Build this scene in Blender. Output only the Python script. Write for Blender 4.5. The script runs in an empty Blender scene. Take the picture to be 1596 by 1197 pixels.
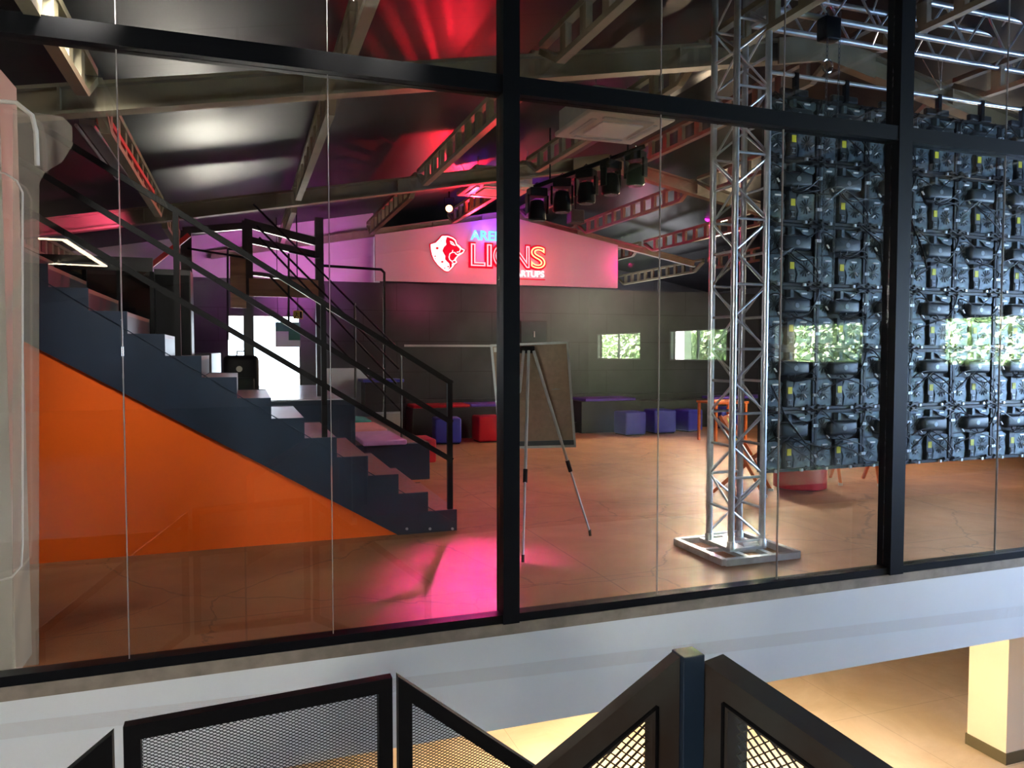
import bpy, bmesh, math, random
from mathutils import Vector, Matrix

random.seed(7)
S = bpy.context.scene
COL = S.collection
R = math.radians

# ------------------------------------------------------------------ camera
FPX = 1180.0
YAW, PIT = R(19.6), R(2.45)
cam_d = bpy.data.cameras.new('camera')
cam_d.sensor_width = 36.0
cam_d.lens = 36.0 * FPX / 1596.0
cam_d.clip_start = 0.05
cam_d.clip_end = 300
cam = bpy.data.objects.new('camera', cam_d)
cam.location = (0, 0, 1.6)
cam.rotation_euler = (R(90) - PIT, 0, -YAW)
COL.objects.link(cam)
S.camera = cam

# ------------------------------------------------------------------ world, colour
S.view_settings.view_transform = 'Standard'
S.view_settings.look = 'None'
S.view_settings.gamma = 1.0
S.view_settings.use_curve_mapping = False
S.view_settings.exposure = 0.0
W = bpy.data.worlds.new('world')
S.world = W
W.use_nodes = True
wn = W.node_tree
bg = wn.nodes['Background']
bg.inputs['Color'].default_value = (0.74, 0.86, 1.0, 1)
bg.inputs['Strength'].default_value = 9.0
try:
    S.cycles.max_bounces = 10
    S.cycles.transparent_max_bounces = 24
    S.cycles.sample_clamp_indirect = 25.0
    S.cycles.use_denoising = True
except Exception:
    pass


def aim(o, target):
    d = Vector(target) - o.location
    o.rotation_euler = d.to_track_quat('-Z', 'Y').to_euler()


def light(name, kind, loc, power, color=(1, 1, 1), target=None, size=0.1, spot=None, blend=0.3, size_y=None):
    d = bpy.data.lights.new(name, kind)
    d.energy = power
    d.color = color
    if kind == 'AREA':
        d.size = size
        if size_y:
            d.shape = 'RECTANGLE'
            d.size_y = size_y
    elif kind in ('POINT', 'SPOT'):
        d.shadow_soft_size = size
    if kind == 'SPOT':
        d.spot_size = R(spot)
        d.spot_blend = blend
    o = bpy.data.objects.new(name, d)
    o.location = loc
    COL.objects.link(o)
    if target:
        aim(o, target)
    return o


sun = light('sun', 'SUN', (0, 0, 20), 1000.0, (1, 0.96, 0.88))
sun.rotation_euler = (R(14), R(-30), 0)
sun.data.angle = R(0.6)

# hall: the big warm lamp near the far right, the coloured stage lamps
WARM = (9.3, 13.2, 3.62)
light('hall_lamp_light', 'SPOT', WARM, 1700, (1.0, 0.74, 0.50), (5.0, 8.0, 0.0), 0.05, 86, 0.6)
light('hall_side_lamp_light', 'AREA', (10.0, 8.2, 3.2), 210, (1.0, 0.84, 0.68), (4.5, 11.5, 0.6), 1.0)  # unseen fill added behind the LED wall for stools and back wall
light('magenta_floor_light', 'SPOT', (2.7, 9.0, 3.3), 2600, (1.0, 0.05, 0.36), (1.6, 5.25, 0.0), 0.06, 20, 1.0)
light('pink_sign_light', 'SPOT', (3.7, 12.3, 2.6), 55, (1.0, 0.11, 0.32), (3.7, 14.5, 3.6), 0.1, 95, 0.8)
light('pink_sign_light', 'SPOT', (6.0, 12.3, 2.6), 55, (1.0, 0.11, 0.32), (6.0, 14.5, 3.6), 0.1, 95, 0.8)
light('pink_floor_wash_light', 'SPOT', (4.6, 9.3, 3.3), 260, (1.0, 0.12, 0.2), (2.3, 7.8, 0.0), 0.1, 60, 1.0)
light('purple_wall_light', 'SPOT', (1.0, 12.6, 2.9), 200, (0.8, 0.16, 0.75), (0.6, 14.7, 3.3), 0.1, 110, 0.8)
light('red_ceiling_light', 'SPOT', (4.0, 13.2, 3.72), 900, (1.0, 0.01, 0.03), (3.6, 12.3, 4.4), 0.05, 140, 0.7)
light('violet_ceiling_light', 'SPOT', (4.6, 13.0, 3.9), 500, (0.25, 0.02, 1.0), (4.6, 13.3, 4.6), 0.05, 120, 0.7)
light('red_roof_light', 'SPOT', (2.9, 8.6, 3.2), 150, (1.0, 0.02, 0.04), (1.3, 5.0, 3.8), 0.05, 30, 0.9)
light('red_truss_light', 'SPOT', (5.0, 8.6, 3.2), 200, (1.0, 0.02, 0.08), (6.8, 13.5, 4.1), 0.05, 60, 0.8)
light('magenta_edge_light', 'POINT', (7.72, 14.22, 3.42), 16, (1.0, 0.0, 0.25), None, 0.05)
light('pink_left_light', 'SPOT', (-1.2, 9.8, 3.0), 90, (1.0, 0.1, 0.28), (-4.4, 12.2, 2.8), 0.1, 100, 0.8)
light('hall_rear_light', 'AREA', (9.5, 17.0, 2.0), 130, (0.95, 0.92, 1.0), (9.5, 17.2, 4.0), 2.0)
# lobby: unseen fills added right, left and above the glass; the lower floor's warm lamps
light('window_daylight', 'AREA', (10.6, 2.3, 1.5), 760, (0.42, 0.60, 1.0), (4.0, 4.6, 1.6), 2.4)  # added area lamp standing in for daylight, out of view
light('lobby_left_lamp_light', 'AREA', (-4.6, -4.0, 3.0), 900, (1.0, 0.95, 0.86), (0.3, 6.0, 0.9), 1.6)  # added out of view to brighten slab and stair side
light('transom_lamp_light', 'SPOT', (-0.7, 3.98, 3.56), 420, (1.0, 0.93, 0.82), (-1.0, 6.5, 1.5), 0.12, 62, 0.5)  # pair added above the view to brighten the orange panel
light('transom_lamp_light', 'SPOT', (0.7, 3.82, 3.78), 420, (1.0, 0.93, 0.82), (0.4, 6.5, 1.0), 0.12, 56, 0.6)
light('lower_lamp_light', 'AREA', (4.5, 7.0, -0.8), 600, (1.0, 0.78, 0.5), (4.5, 6.5, -3.4), 2.0)
light('lower_side_lamp_light', 'AREA', (5.5, 5.2, -0.9), 70, (1.0, 0.8, 0.54), (9.0, 6.8, -2.4), 1.0)

# ------------------------------------------------------------------ helpers


def ray(px, py):
    x = (px - 798) / FPX
    y = (598.5 - py) / FPX
    f = Vector((math.sin(YAW) * math.cos(PIT), math.cos(YAW) * math.cos(PIT), -math.sin(PIT)))
    r = Vector((math.cos(YAW), -math.sin(YAW), 0))
    return f + r * x + r.cross(f) * y


def P(px, py, ax, v):
    """world point seen at a pixel, on the plane ax = v"""
    d = ray(px, py)
    i = 'XYZ'.index(ax)
    c = Vector((0, 0, 1.6))
    return c + d * ((v - c[i]) / d[i])


class MB:
    def __init__(self):
        self.bm = bmesh.new()

    def box(self, x0, x1, y0, y1, z0, z1, bevel=0.0, rot=None, pivot=None):
        r = bmesh.ops.create_cube(self.bm, size=1.0)
        vs = r['verts']
        bmesh.ops.scale(self.bm, vec=(x1 - x0, y1 - y0, z1 - z0), verts=vs)
        bmesh.ops.translate(self.bm, vec=((x0 + x1) / 2, (y0 + y1) / 2, (z0 + z1) / 2), verts=vs)
        if bevel:
            es = list({e for v in vs for e in v.link_edges})
            g = bmesh.ops.bevel(self.bm, geom=es, offset=bevel, segments=3, profile=0.5, affect='EDGES')
            vs = g['verts'] if g['verts'] else vs
            vs = list({v for f in g['faces'] for v in f.verts} | {v for v in vs if v.is_valid})
        if rot is not None:
            p = Vector(pivot) if pivot is not None else Vector(((x0 + x1) / 2, (y0 + y1) / 2, (z0 + z1) / 2))
            bmesh.ops.rotate(self.bm, cent=p, matrix=rot, verts=[v for v in vs if v.is_valid])
        return self

    def bar(self, a, b, w, h, up=(0, 0, 1)):
        """rectangular bar from a to b; w across, h along up"""
        a, b = Vector(a), Vector(b)
        d = (b - a).normalized()
        s = d.cross(Vector(up))
        if s.length < 1e-5:
            s = d.cross(Vector((0, 1, 0)))
        s.normalize()
        u = s.cross(d).normalized()
        vs = []
        for q in (a, b):
            for i, j in ((-1, -1), (1, -1), (1, 1), (-1, 1)):
                vs.append(self.bm.verts.new(q + s * (i * w / 2) + u * (j * h / 2)))
        for f in ((0, 1, 2, 3), (7, 6, 5, 4), (0, 4, 5, 1), (1, 5, 6, 2), (2, 6, 7, 3), (3, 7, 4, 0)):
            self.bm.faces.new([vs[k] for k in f])
        return self

    def tube(self, pts, r, n=8, closed=False):
        pts = [Vector(p) for p in pts]
        rings = []
        m = len(pts)
        prev = None
        for i, p in enumerate(pts):
            if closed:
                d = (pts[(i + 1) % m] - pts[i - 1])
            elif i == 0:
                d = pts[1] - p
            elif i == m - 1:
                d = p - pts[i - 1]
            else:
                d = (pts[i + 1] - p).normalized() + (p - pts[i - 1]).normalized()
            d.normalize()
            if prev is None:
                s = d.cross(Vector((0, 0, 1)))
                if s.length < 1e-3:
                    s = d.cross(Vector((0, 1, 0)))
            else:
                s = prev - d * prev.dot(d)
                if s.length < 1e-4:
                    s = d.cross(Vector((0, 0, 1)))
            s.normalize()
            prev = s
            u = s.cross(d)
            rr = r[i] if isinstance(r, (list, tuple)) else r
            rings.append([self.bm.verts.new(p + (s * math.cos(2 * math.pi * k / n) + u * math.sin(2 * math.pi * k / n)) * rr) for k in range(n)])
        for i in range(m if closed else m - 1):
            A, B = rings[i], rings[(i + 1) % m]
            for k in range(n):
                self.bm.faces.new((A[k], A[(k + 1) % n], B[(k + 1) % n], B[k]))
        if not closed:
            self.bm.faces.new(rings[0][::-1])
            self.bm.faces.new(rings[-1])
        return self

    def prism(self, poly, vec):
        """closed polygon (3D points) extruded by vec"""
        vec = Vector(vec)
        a = [self.bm.verts.new(Vector(p)) for p in poly]
        b = [self.bm.verts.new(Vector(p) + vec) for p in poly]
        self.bm.faces.new(a)
        self.bm.faces.new(b[::-1])
        m = len(a)
        for i in range(m):
            self.bm.faces.new((a[i], b[i], b[(i + 1) % m], a[(i + 1) % m]))
        return self

    def lathe(self, prof, n=32, c=(0, 0, 0), axis='Z'):
        c = Vector(c)
        rings = []
        for r, h in prof:
            ring = []
            for k in range(n):
                a = 2 * math.pi * k / n
                if axis == 'Z':
                    v = Vector((r * math.cos(a), r * math.sin(a), h))
                elif axis == 'Y':
                    v = Vector((r * math.cos(a), h, r * math.sin(a)))
                else:
                    v = Vector((h, r * math.cos(a), r * math.sin(a)))
                ring.append(self.bm.verts.new(c + v))
            rings.append(ring)
        for A, B in zip(rings, rings[1:]):
            for k in range(n):
                self.bm.faces.new((A[k], A[(k + 1) % n], B[(k + 1) % n], B[k]))
        self.bm.faces.new(rings[0][::-1])
        self.bm.faces.new(rings[-1])
        return self

    def build(self, name, m, parent=None, smooth=False):
        bmesh.ops.recalc_face_normals(self.bm, faces=self.bm.faces)
        me = bpy.data.meshes.new(name)
        self.bm.to_mesh(me)
        self.bm.free()
        me.materials.append(m)
        if smooth:
            for p in me.polygons:
                p.use_smooth = True
            try:
                me.set_sharp_from_angle(angle=R(40))
            except Exception:
                pass
        o = bpy.data.objects.new(name, me)
        COL.objects.link(o)
        if parent:
            o.parent = parent
        return o


def tag(o, label, cat, group=None):
    o['label'] = label
    o['category'] = cat
    if group:
        o['group'] = group
    return o


def thing(name, label, cat, loc=(0, 0, 0), rz=0, group=None):
    o = bpy.data.objects.new(name, None)
    o.empty_display_size = 0.1
    COL.objects.link(o)
    o.location = loc
    o.rotation_euler = (0, 0, rz)
    return tag(o, label, cat, group)


def struct(o):
    o['kind'] = 'structure'
    return o


def copy_tree(o, parent=None):
    c = o.copy()
    COL.objects.link(c)
    c.parent = parent
    for ch in [x for x in COL.objects if x.parent == o and x != c]:
        copy_tree(ch, c)
    return c


# ------------------------------------------------------------------ materials
def mat(name, col, rough=0.5, metal=0.0, emit=None, estr=0.0, var=0.0, scale=8.0, bump=0.0, spec=0.5, coat=0.0, col2=None, stretch=(1, 1, 1)):
    m = bpy.data.materials.new(name)
    m.use_nodes = True
    nt = m.node_tree
    b = nt.nodes['Principled BSDF']
    b.inputs['Base Color'].default_value = (*col, 1)
    b.inputs['Roughness'].default_value = rough
    b.inputs['Metallic'].default_value = metal
    b.inputs['Specular IOR Level'].default_value = spec
    if coat:
        b.inputs['Coat Weight'].default_value = coat
        b.inputs['Coat Roughness'].default_value = 0.08
    if emit:
        b.inputs['Emission Color'].default_value = (*emit, 1)
        b.inputs['Emission Strength'].default_value = estr
    tc = nt.nodes.new('ShaderNodeTexCoord')
    mp = nt.nodes.new('ShaderNodeMapping')
    mp.inputs['Scale'].default_value = stretch
    nt.links.new(tc.outputs['Object'], mp.inputs['Vector'])
    nz = nt.nodes.new('ShaderNodeTexNoise')
    nz.inputs['Scale'].default_value = scale
    nz.inputs['Detail'].default_value = 6
    nt.links.new(mp.outputs['Vector'], nz.inputs['Vector'])
    cr = nt.nodes.new('ShaderNodeValToRGB')
    v = var if var else 0.04
    c2 = col2 or tuple(min(1, c * (1 + v)) for c in col)
    cr.color_ramp.elements[0].position = 0.35
    cr.color_ramp.elements[1].position = 0.65
    cr.color_ramp.elements[0].color = (*[c * (1 - v) for c in col], 1)
    cr.color_ramp.elements[1].color = (*c2, 1)
    nt.links.new(nz.outputs['Fac'], cr.inputs['Fac'])
    nt.links.new(cr.outputs['Color'], b.inputs['Base Color'])
    if bump:
        bp = nt.nodes.new('ShaderNodeBump')
        bp.inputs['Strength'].default_value = bump
        bp.inputs['Distance'].default_value = 0.01
        nt.links.new(nz.outputs['Fac'], bp.inputs['Height'])
        nt.links.new(bp.outputs['Normal'], b.inputs['Normal'])
    return m


def glow(name, col, st):
    m = bpy.data.materials.new(name)
    m.use_nodes = True
    nt = m.node_tree
    nt.nodes.clear()
    e = nt.nodes.new('ShaderNodeEmission')
    e.inputs['Color'].default_value = (*col, 1)
    e.inputs['Strength'].default_value = st
    o = nt.nodes.new('ShaderNodeOutputMaterial')
    nt.links.new(e.outputs[0], o.inputs['Surface'])
    return m


def glass_mat(name, refl=0.06, tint=(0.93, 0.96, 0.95), ior=1.5, rough=0.0):
    m = bpy.data.materials.new(name)
    m.use_nodes = True
    nt = m.node_tree
    nt.nodes.clear()
    t = nt.nodes.new('ShaderNodeBsdfTransparent')
    t.inputs['Color'].default_value = (*tint, 1)
    g = nt.nodes.new('ShaderNodeBsdfGlossy')
    g.inputs['Roughness'].default_value = rough
    lw = nt.nodes.new('ShaderNodeLayerWeight')
    lw.inputs['Blend'].default_value = 0.5
    pw = nt.nodes.new('ShaderNodeMath')
    pw.operation = 'POWER'
    pw.inputs[1].default_value = 5.0
    nt.links.new(lw.outputs['Facing'], pw.inputs[0])
    ad = nt.nodes.new('ShaderNodeMath')
    ad.operation = 'MULTIPLY_ADD'
    ad.use_clamp = True
    ad.inputs[1].default_value = 1.0 - refl
    ad.inputs[2].default_value = refl
    nt.links.new(pw.outputs[0], ad.inputs[0])
    mx = nt.nodes.new('ShaderNodeMixShader')
    nt.links.new(ad.outputs[0], mx.inputs[0])
    nt.links.new(t.outputs[0], mx.inputs[1])
    nt.links.new(g.outputs[0], mx.inputs[2])
    o = nt.nodes.new('ShaderNodeOutputMaterial')
    nt.links.new(mx.outputs[0], o.inputs['Surface'])
    return m


def floor_mat(name, ca, cb, joint, rough, size, mortar=0.006, offset=0.0, crack=0.004):
    m = bpy.data.materials.new(name)
    m.use_nodes = True
    nt = m.node_tree
    b = nt.nodes['Principled BSDF']
    tc = nt.nodes.new('ShaderNodeTexCoord')
    n1 = nt.nodes.new('ShaderNodeTexNoise')
    n1.inputs['Scale'].default_value = 0.9
    n1.inputs['Detail'].default_value = 8
    n1.inputs['Roughness'].default_value = 0.65
    n1.inputs['Distortion'].default_value = 0.8
    nt.links.new(tc.outputs['Object'], n1.inputs['Vector'])
    cr = nt.nodes.new('ShaderNodeValToRGB')
    cr.color_ramp.elements[0].position = 0.32
    cr.color_ramp.elements[1].position = 0.68
    cr.color_ramp.elements[0].color = (*ca, 1)
    cr.color_ramp.elements[1].color = (*cb, 1)
    nt.links.new(n1.outputs['Fac'], cr.inputs['Fac'])
    br = nt.nodes.new('ShaderNodeTexBrick')
    br.offset = offset
    br.inputs['Scale'].default_value = 1.0
    br.inputs['Brick Width'].default_value = size
    br.inputs['Row Height'].default_value = size
    br.inputs['Mortar Size'].default_value = mortar
    br.inputs['Color1'].default_value = (0, 0, 0, 1)
    br.inputs['Color2'].default_value = (0, 0, 0, 1)
    br.inputs['Mortar'].default_value = (1, 1, 1, 1)
    nt.links.new(tc.outputs['Object'], br.inputs['Vector'])
    vo = nt.nodes.new('ShaderNodeTexVoronoi')
    vo.feature = 'DISTANCE_TO_EDGE'
    vo.inputs['Scale'].default_value = 0.55
    nv = nt.nodes.new('ShaderNodeVectorMath')
    nv.operation = 'MULTIPLY_ADD'
    nv.inputs[1].default_value = (0.5, 0.5, 0.5)
    nt.links.new(n1.outputs['Color'], nv.inputs[0])
    nt.links.new(tc.outputs['Object'], nv.inputs[2])
    nt.links.new(nv.outputs[0], vo.inputs['Vector'])
    lt = nt.nodes.new('ShaderNodeMath')
    lt.operation = 'LESS_THAN'
    lt.inputs[1].default_value = crack
    nt.links.new(vo.outputs['Distance'], lt.inputs[0])
    mx2 = nt.nodes.new('ShaderNodeMath')
    mx2.operation = 'MAXIMUM'
    nt.links.new(br.outputs['Color'], mx2.inputs[0])
    nt.links.new(lt.outputs[0], mx2.inputs[1])
    k = nt.nodes.new('ShaderNodeMath')
    k.operation = 'MULTIPLY'
    k.inputs[1].default_value = 0.55
    nt.links.new(mx2.outputs[0], k.inputs[0])
    mx = nt.nodes.new('ShaderNodeMixRGB')
    nt.links.new(k.outputs[0], mx.inputs['Fac'])
    nt.links.new(cr.outputs['Color'], mx.inputs['Color1'])
    mx.inputs['Color2'].default_value = (*joint, 1)
    b.inputs['Specular IOR Level'].default_value = 0.35
    nt.links.new(mx.outputs['Color'], b.inputs['Base Color'])
    n2 = nt.nodes.new('ShaderNodeTexNoise')
    n2.inputs['Scale'].default_value = 5
    n2.inputs['Detail'].default_value = 8
    nt.links.new(tc.outputs['Object'], n2.inputs['Vector'])
    mr = nt.nodes.new('ShaderNodeMapRange')
    mr.inputs['To Min'].default_value = rough * 0.85
    mr.inputs['To Max'].default_value = rough * 1.2
    nt.links.new(n2.outputs['Fac'], mr.inputs['Value'])
    nt.links.new(mr.outputs['Result'], b.inputs['Roughness'])
    bp = nt.nodes.new('ShaderNodeBump')
    bp.inputs['Strength'].default_value = 0.12
    bp.inputs['Distance'].default_value = 0.004
    nt.links.new(n2.outputs['Fac'], bp.inputs['Height'])
    nt.links.new(bp.outputs['Normal'], b.inputs['Normal'])
    return m


def panel_mat(name, col, line, w, h, rough=0.3, mortar=0.008, spec=0.5):
    """sheets with thin seams (object XY or XZ)"""
    m = mat(name, col, rough, var=0.25, scale=1.5, spec=spec)
    nt = m.node_tree
    b = nt.nodes['Principled BSDF']
    src = b.inputs['Base Color'].links[0].from_socket
    tc = nt.nodes['Texture Coordinate']
    br = nt.nodes.new('ShaderNodeTexBrick')
    br.offset = 0.5
    br.inputs['Scale'].default_value = 1.0
    br.inputs['Brick Width'].default_value = w
    br.inputs['Row Height'].default_value = h
    br.inputs['Mortar Size'].default_value = mortar
    br.inputs['Color1'].default_value = (0, 0, 0, 1)
    br.inputs['Color2'].default_value = (0, 0, 0, 1)
    br.inputs['Mortar'].default_value = (1, 1, 1, 1)
    nt.links.new(tc.outputs['Object'], br.inputs['Vector'])
    mx = nt.nodes.new('ShaderNodeMixRGB')
    nt.links.new(br.outputs['Color'], mx.inputs['Fac'])
    nt.links.new(src, mx.inputs['Color1'])
    mx.inputs['Color2'].default_value = (*line, 1)
    nt.links.new(mx.outputs['Color'], b.inputs['Base Color'])
    return m, br, nt


M = dict(
    black=mat('black_frame', (0.002, 0.0025, 0.004), 0.5, 0.0, var=0.1, spec=0.14),
    blackr=mat('black_rail', (0.003, 0.003, 0.004), 0.55, 0.0, var=0.15, scale=20, spec=0.15),
    steel=mat('worn_steel', (0.18, 0.175, 0.155), 0.38, 0.4, var=0.6, scale=5, bump=0.1, col2=(0.06, 0.04, 0.03), stretch=(1, 1, 1)),
    alu=mat('aluminium', (0.60, 0.65, 0.70), 0.30, 0.75, var=0.08, scale=14),
    silver=mat('silver_paint', (0.50, 0.53, 0.55), 0.35, 0.5, var=0.06),
    tan=mat('tan_beam_paint', (0.24, 0.205, 0.13), 0.6, var=0.14, scale=3, bump=0.05),
    brownbeam=mat('brown_beam_paint', (0.22, 0.17, 0.12), 0.6, var=0.14, scale=3),
    white=mat('white_paint', (0.72, 0.74, 0.75), 0.6, var=0.03, scale=2),
    offwhite=mat('offwhite_casing', (0.62, 0.60, 0.56), 0.45, var=0.03),
    sill=mat('sill_stone', (0.23, 0.19, 0.15), 0.5, var=0.2, scale=9),
    navy=mat('navy_steel', (0.014, 0.026, 0.048), 0.33, var=0.18, scale=3),
    tread=mat('tread_rubber', (0.20, 0.12, 0.11), 0.35, var=0.2, scale=30),
    orange=mat('orange_panel', (0.78, 0.105, 0.004), 0.42, var=0.03, scale=1.5),
    darkwood=mat('black_plywood', (0.028, 0.026, 0.028), 0.4, var=0.3, scale=2),
    bluef=mat('blue_vinyl', (0.045, 0.05, 0.42), 0.45, var=0.06, bump=0.05),
    redf=mat('red_vinyl', (0.62, 0.006, 0.02), 0.4, var=0.06, bump=0.05),
    purplef=mat('purple_vinyl', (0.16, 0.08, 0.55), 0.45, var=0.06),
    lilacf=mat('lilac_cushion', (0.50, 0.22, 0.50), 0.6, var=0.06),
    pinkf=mat('pink_cushion', (0.75, 0.30, 0.30), 0.6, var=0.06),
    tealf=mat('teal_cushion', (0.05, 0.42, 0.34), 0.6, var=0.06),
    cork=mat('brown_hardboard', (0.27, 0.18, 0.12), 0.6, var=0.08, scale=30),
    plate=mat('cast_aluminium_blue', (0.085, 0.125, 0.15), 0.42, 0.2, var=0.35, scale=18, bump=0.25),
    shell=mat('charcoal_casting', (0.007, 0.009, 0.011), 0.45, 0.2, var=0.3, scale=18),
    pbox=mat('dark_slate_casing', (0.03, 0.042, 0.05), 0.4, 0.1, var=0.1),
    logo=mat('grey_oval_badge', (0.22, 0.26, 0.28), 0.35, 0.3),
    chrome=mat('bright_zinc', (0.85, 0.87, 0.88), 0.18, 1.0),
    glint=mat('white_zinc', (0.9, 0.92, 0.92), 0.3, 0.2),
    yellow=mat('yellow_sticker', (0.75, 0.68, 0.02), 0.5),
    rubber=mat('black_cable_rubber', (0.006, 0.006, 0.007), 0.4),
    orangechair=mat('orange_metal', (0.75, 0.17, 0.03), 0.4, var=0.08),
    limepad=mat('lime_stripe', (0.75, 0.85, 0.12), 0.5),
    signwall=mat('sign_wall_paint', (0.60, 0.50, 0.56), 0.65, var=0.03, scale=1),
    redacryl=glow('red_backlit_acrylic', (1.0, 0.005, 0.03), 1.1),  # glowing red that stands in for the halo behind the neon
    neonred=glow('neon_red_tube', (1.0, 0.22, 0.26), 4.0),
    neonpink=glow('neon_white_pink', (1.0, 0.70, 0.72), 2.5),
    neonblue=glow('neon_blue_tube', (0.12, 0.45, 1.0), 3.2),
    neonyellow=glow('neon_warm_tube', (1.0, 0.42, 0.18), 3.5),
    lamp=glow('lamp_white', (1.0, 0.85, 0.65), 60),
    lampred=glow('lamp_red_hot', (1.0, 0.22, 0.08), 40),
    lampmag=glow('lamp_magenta', (1.0, 0.02, 0.75), 6),
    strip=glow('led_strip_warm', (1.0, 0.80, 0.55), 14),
    boardwood=mat('raw_plywood', (0.30, 0.15, 0.09), 0.5, var=0.2, scale=2, stretch=(1, 1, 8)),
    greenbanner=mat('green_banner', (0.02, 0.16, 0.09), 0.5),
    exitsign=mat('exit_sign_yellow', (0.65, 0.42, 0.05), 0.5),
    hedge=mat('hedge_leaves', (0.24, 0.40, 0.20), 0.6, var=0.5, scale=40, col2=(0.60, 0.72, 0.48)),
    trunk=mat('bark', (0.28, 0.20, 0.14), 0.8, var=0.3, scale=20),
    yard=mat('yard_paving', (0.55, 0.52, 0.48), 0.8, var=0.1, scale=2),
    lawn=mat('dark_lawn', (0.03, 0.05, 0.015), 0.9, var=0.4, scale=4),
    redpole=mat('red_painted_pole', (0.75, 0.03, 0.03), 0.4),
    lobby=mat('lobby_grey_wall', (0.07, 0.065, 0.06), 0.7, var=0.05, scale=2),
    beige=mat('beige_plaster', (0.50, 0.46, 0.40), 0.7, var=0.05, scale=2),
    column=mat('cream_column_paint', (0.74, 0.66, 0.52), 0.6, var=0.02, scale=2),
    skirt=mat('olive_skirting', (0.10, 0.085, 0.045), 0.5),
    paleblue=mat('pale_laminate', (0.55, 0.57, 0.66), 0.25, var=0.05),
)
M['glass'] = glass_mat('clear_glass', 0.08, (0.97, 0.985, 0.98))
M['smoked'] = glass_mat('green_smoked_glass', 0.03, (0.35, 0.42, 0.38))
M['floor'] = floor_mat('hall_floor_concrete', (0.25, 0.11, 0.045), (0.42, 0.20, 0.09), (0.12, 0.06, 0.035), 0.46, 2.4)
M['lowfloor'] = floor_mat('beige_floor_tiles', (0.50, 0.40, 0.26), (0.66, 0.56, 0.42), (0.22, 0.17, 0.11), 0.35, 1.6, 0.004, 0.0, -1.0)
M['roofpanel'], _b, _nt = panel_mat('black_roof_sheet', (0.009, 0.0085, 0.010), (0.003, 0.003, 0.003), 6.0, 0.62, 0.42, 0.012, 0.2)
M['darkwall'], _br, _nt2 = panel_mat('dark_wall_boards', (0.038, 0.037, 0.042), (0.012, 0.012, 0.012), 1.3, 0.6, 0.38, 0.006)
_sep = _nt2.nodes.new('ShaderNodeSeparateXYZ')
_cmb = _nt2.nodes.new('ShaderNodeCombineXYZ')
_nt2.links.new(_nt2.nodes['Texture Coordinate'].outputs['Object'], _sep.inputs[0])
_add = _nt2.nodes.new('ShaderNodeMath')
_nt2.links.new(_sep.outputs['X'], _add.inputs[0])
_nt2.links.new(_sep.outputs['Y'], _add.inputs[1])
_nt2.links.new(_add.outputs[0], _cmb.inputs['X'])
_nt2.links.new(_sep.outputs['Z'], _cmb.inputs['Y'])
_nt2.links.new(_cmb.outputs[0], _br.inputs['Vector'])

# pale see-through film that paints the lobby wall's reflection at the left
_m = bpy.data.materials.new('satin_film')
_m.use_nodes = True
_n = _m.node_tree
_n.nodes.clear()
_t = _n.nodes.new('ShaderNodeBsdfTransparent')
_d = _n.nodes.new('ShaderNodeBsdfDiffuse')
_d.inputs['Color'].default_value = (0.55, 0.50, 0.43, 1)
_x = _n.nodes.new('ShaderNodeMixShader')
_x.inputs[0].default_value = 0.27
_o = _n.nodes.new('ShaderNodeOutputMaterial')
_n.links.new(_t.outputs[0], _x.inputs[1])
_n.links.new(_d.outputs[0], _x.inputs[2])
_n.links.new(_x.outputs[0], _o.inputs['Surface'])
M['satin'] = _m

# ------------------------------------------------------------------ the setting
YG = 4.2                      # glass line
RX, RZ, SL = 5.1, 4.30, 0.187  # ridge x, rafter underside at the ridge, slope
YR = (5.75, 10.2, 14.6)        # rafter rows
XL, XR = -4.6, 11.6
YB = 14.7


def rafter_z(x):
    return RZ - SL * abs(x - RX)


def deck_z(x):
    return rafter_z(x) + 0.46


# floors
struct(MB().box(-7.2, 14.2, YG - 0.03, 19.2, -0.64, -0.001).build('floor', M['floor']))
struct(MB().box(-7, 14, -3, 19, -3.6, -3.4).build('floor_lower', M['lowfloor']))
struct(MB().box(-7, 11.2, -14.8, 1.05, -0.25, 0.0).build('floor_landing', M['darkwood']))
# roof slopes (hall and lobby share one pitched roof)
for nm, a, b in (('ceiling', XL - 2.6, RX), ('ceiling_right', RX, 13.5)):
    za, zb = deck_z(a), deck_z(b)
    struct(MB().prism([(a, -14.9, za), (b, -14.9, zb), (b, -14.9, zb + 0.15), (a, -14.9, za + 0.15)], (0, 34.5, 0)).build(nm, M['roofpanel']))
# hall walls
struct(MB().box(XL - 0.2, XL, YG, 19.2, 0, 1.9).build('wall_left_lower', M['darkwall']))
struct(MB().prism([(XL - 0.2, YG, 1.9), (XL, YG, 1.9), (XL, YG, deck_z(XL)), (XL - 0.2, YG, deck_z(XL - 0.2))], (0, 15, 0)).build('wall_left', M['signwall']))
struct(MB().prism([(12.9, YG, -0.6), (13.1, YG, -0.6), (13.1, YG, deck_z(13.1)), (12.9, YG, deck_z(12.9))], (0, 15, 0)).build('wall_right', M['darkwall']))
# back wall, dark boards, with a bright door opening
dx0, dx1, dz1 = P(355, 500, 'Y', YB)[0], P(466, 500, 'Y', YB)[0], 2.25
wb = MB()
wb.box(XL, dx0, YB, YB + 0.2, 0, 2.93)
wb.box(dx1, 12.9, YB, YB + 0.2, 0, 2.93)
wb.box(dx0, dx1, YB, YB + 0.2, dz1, 2.93)
struct(wb.build('wall_back', M['darkwall']))
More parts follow.
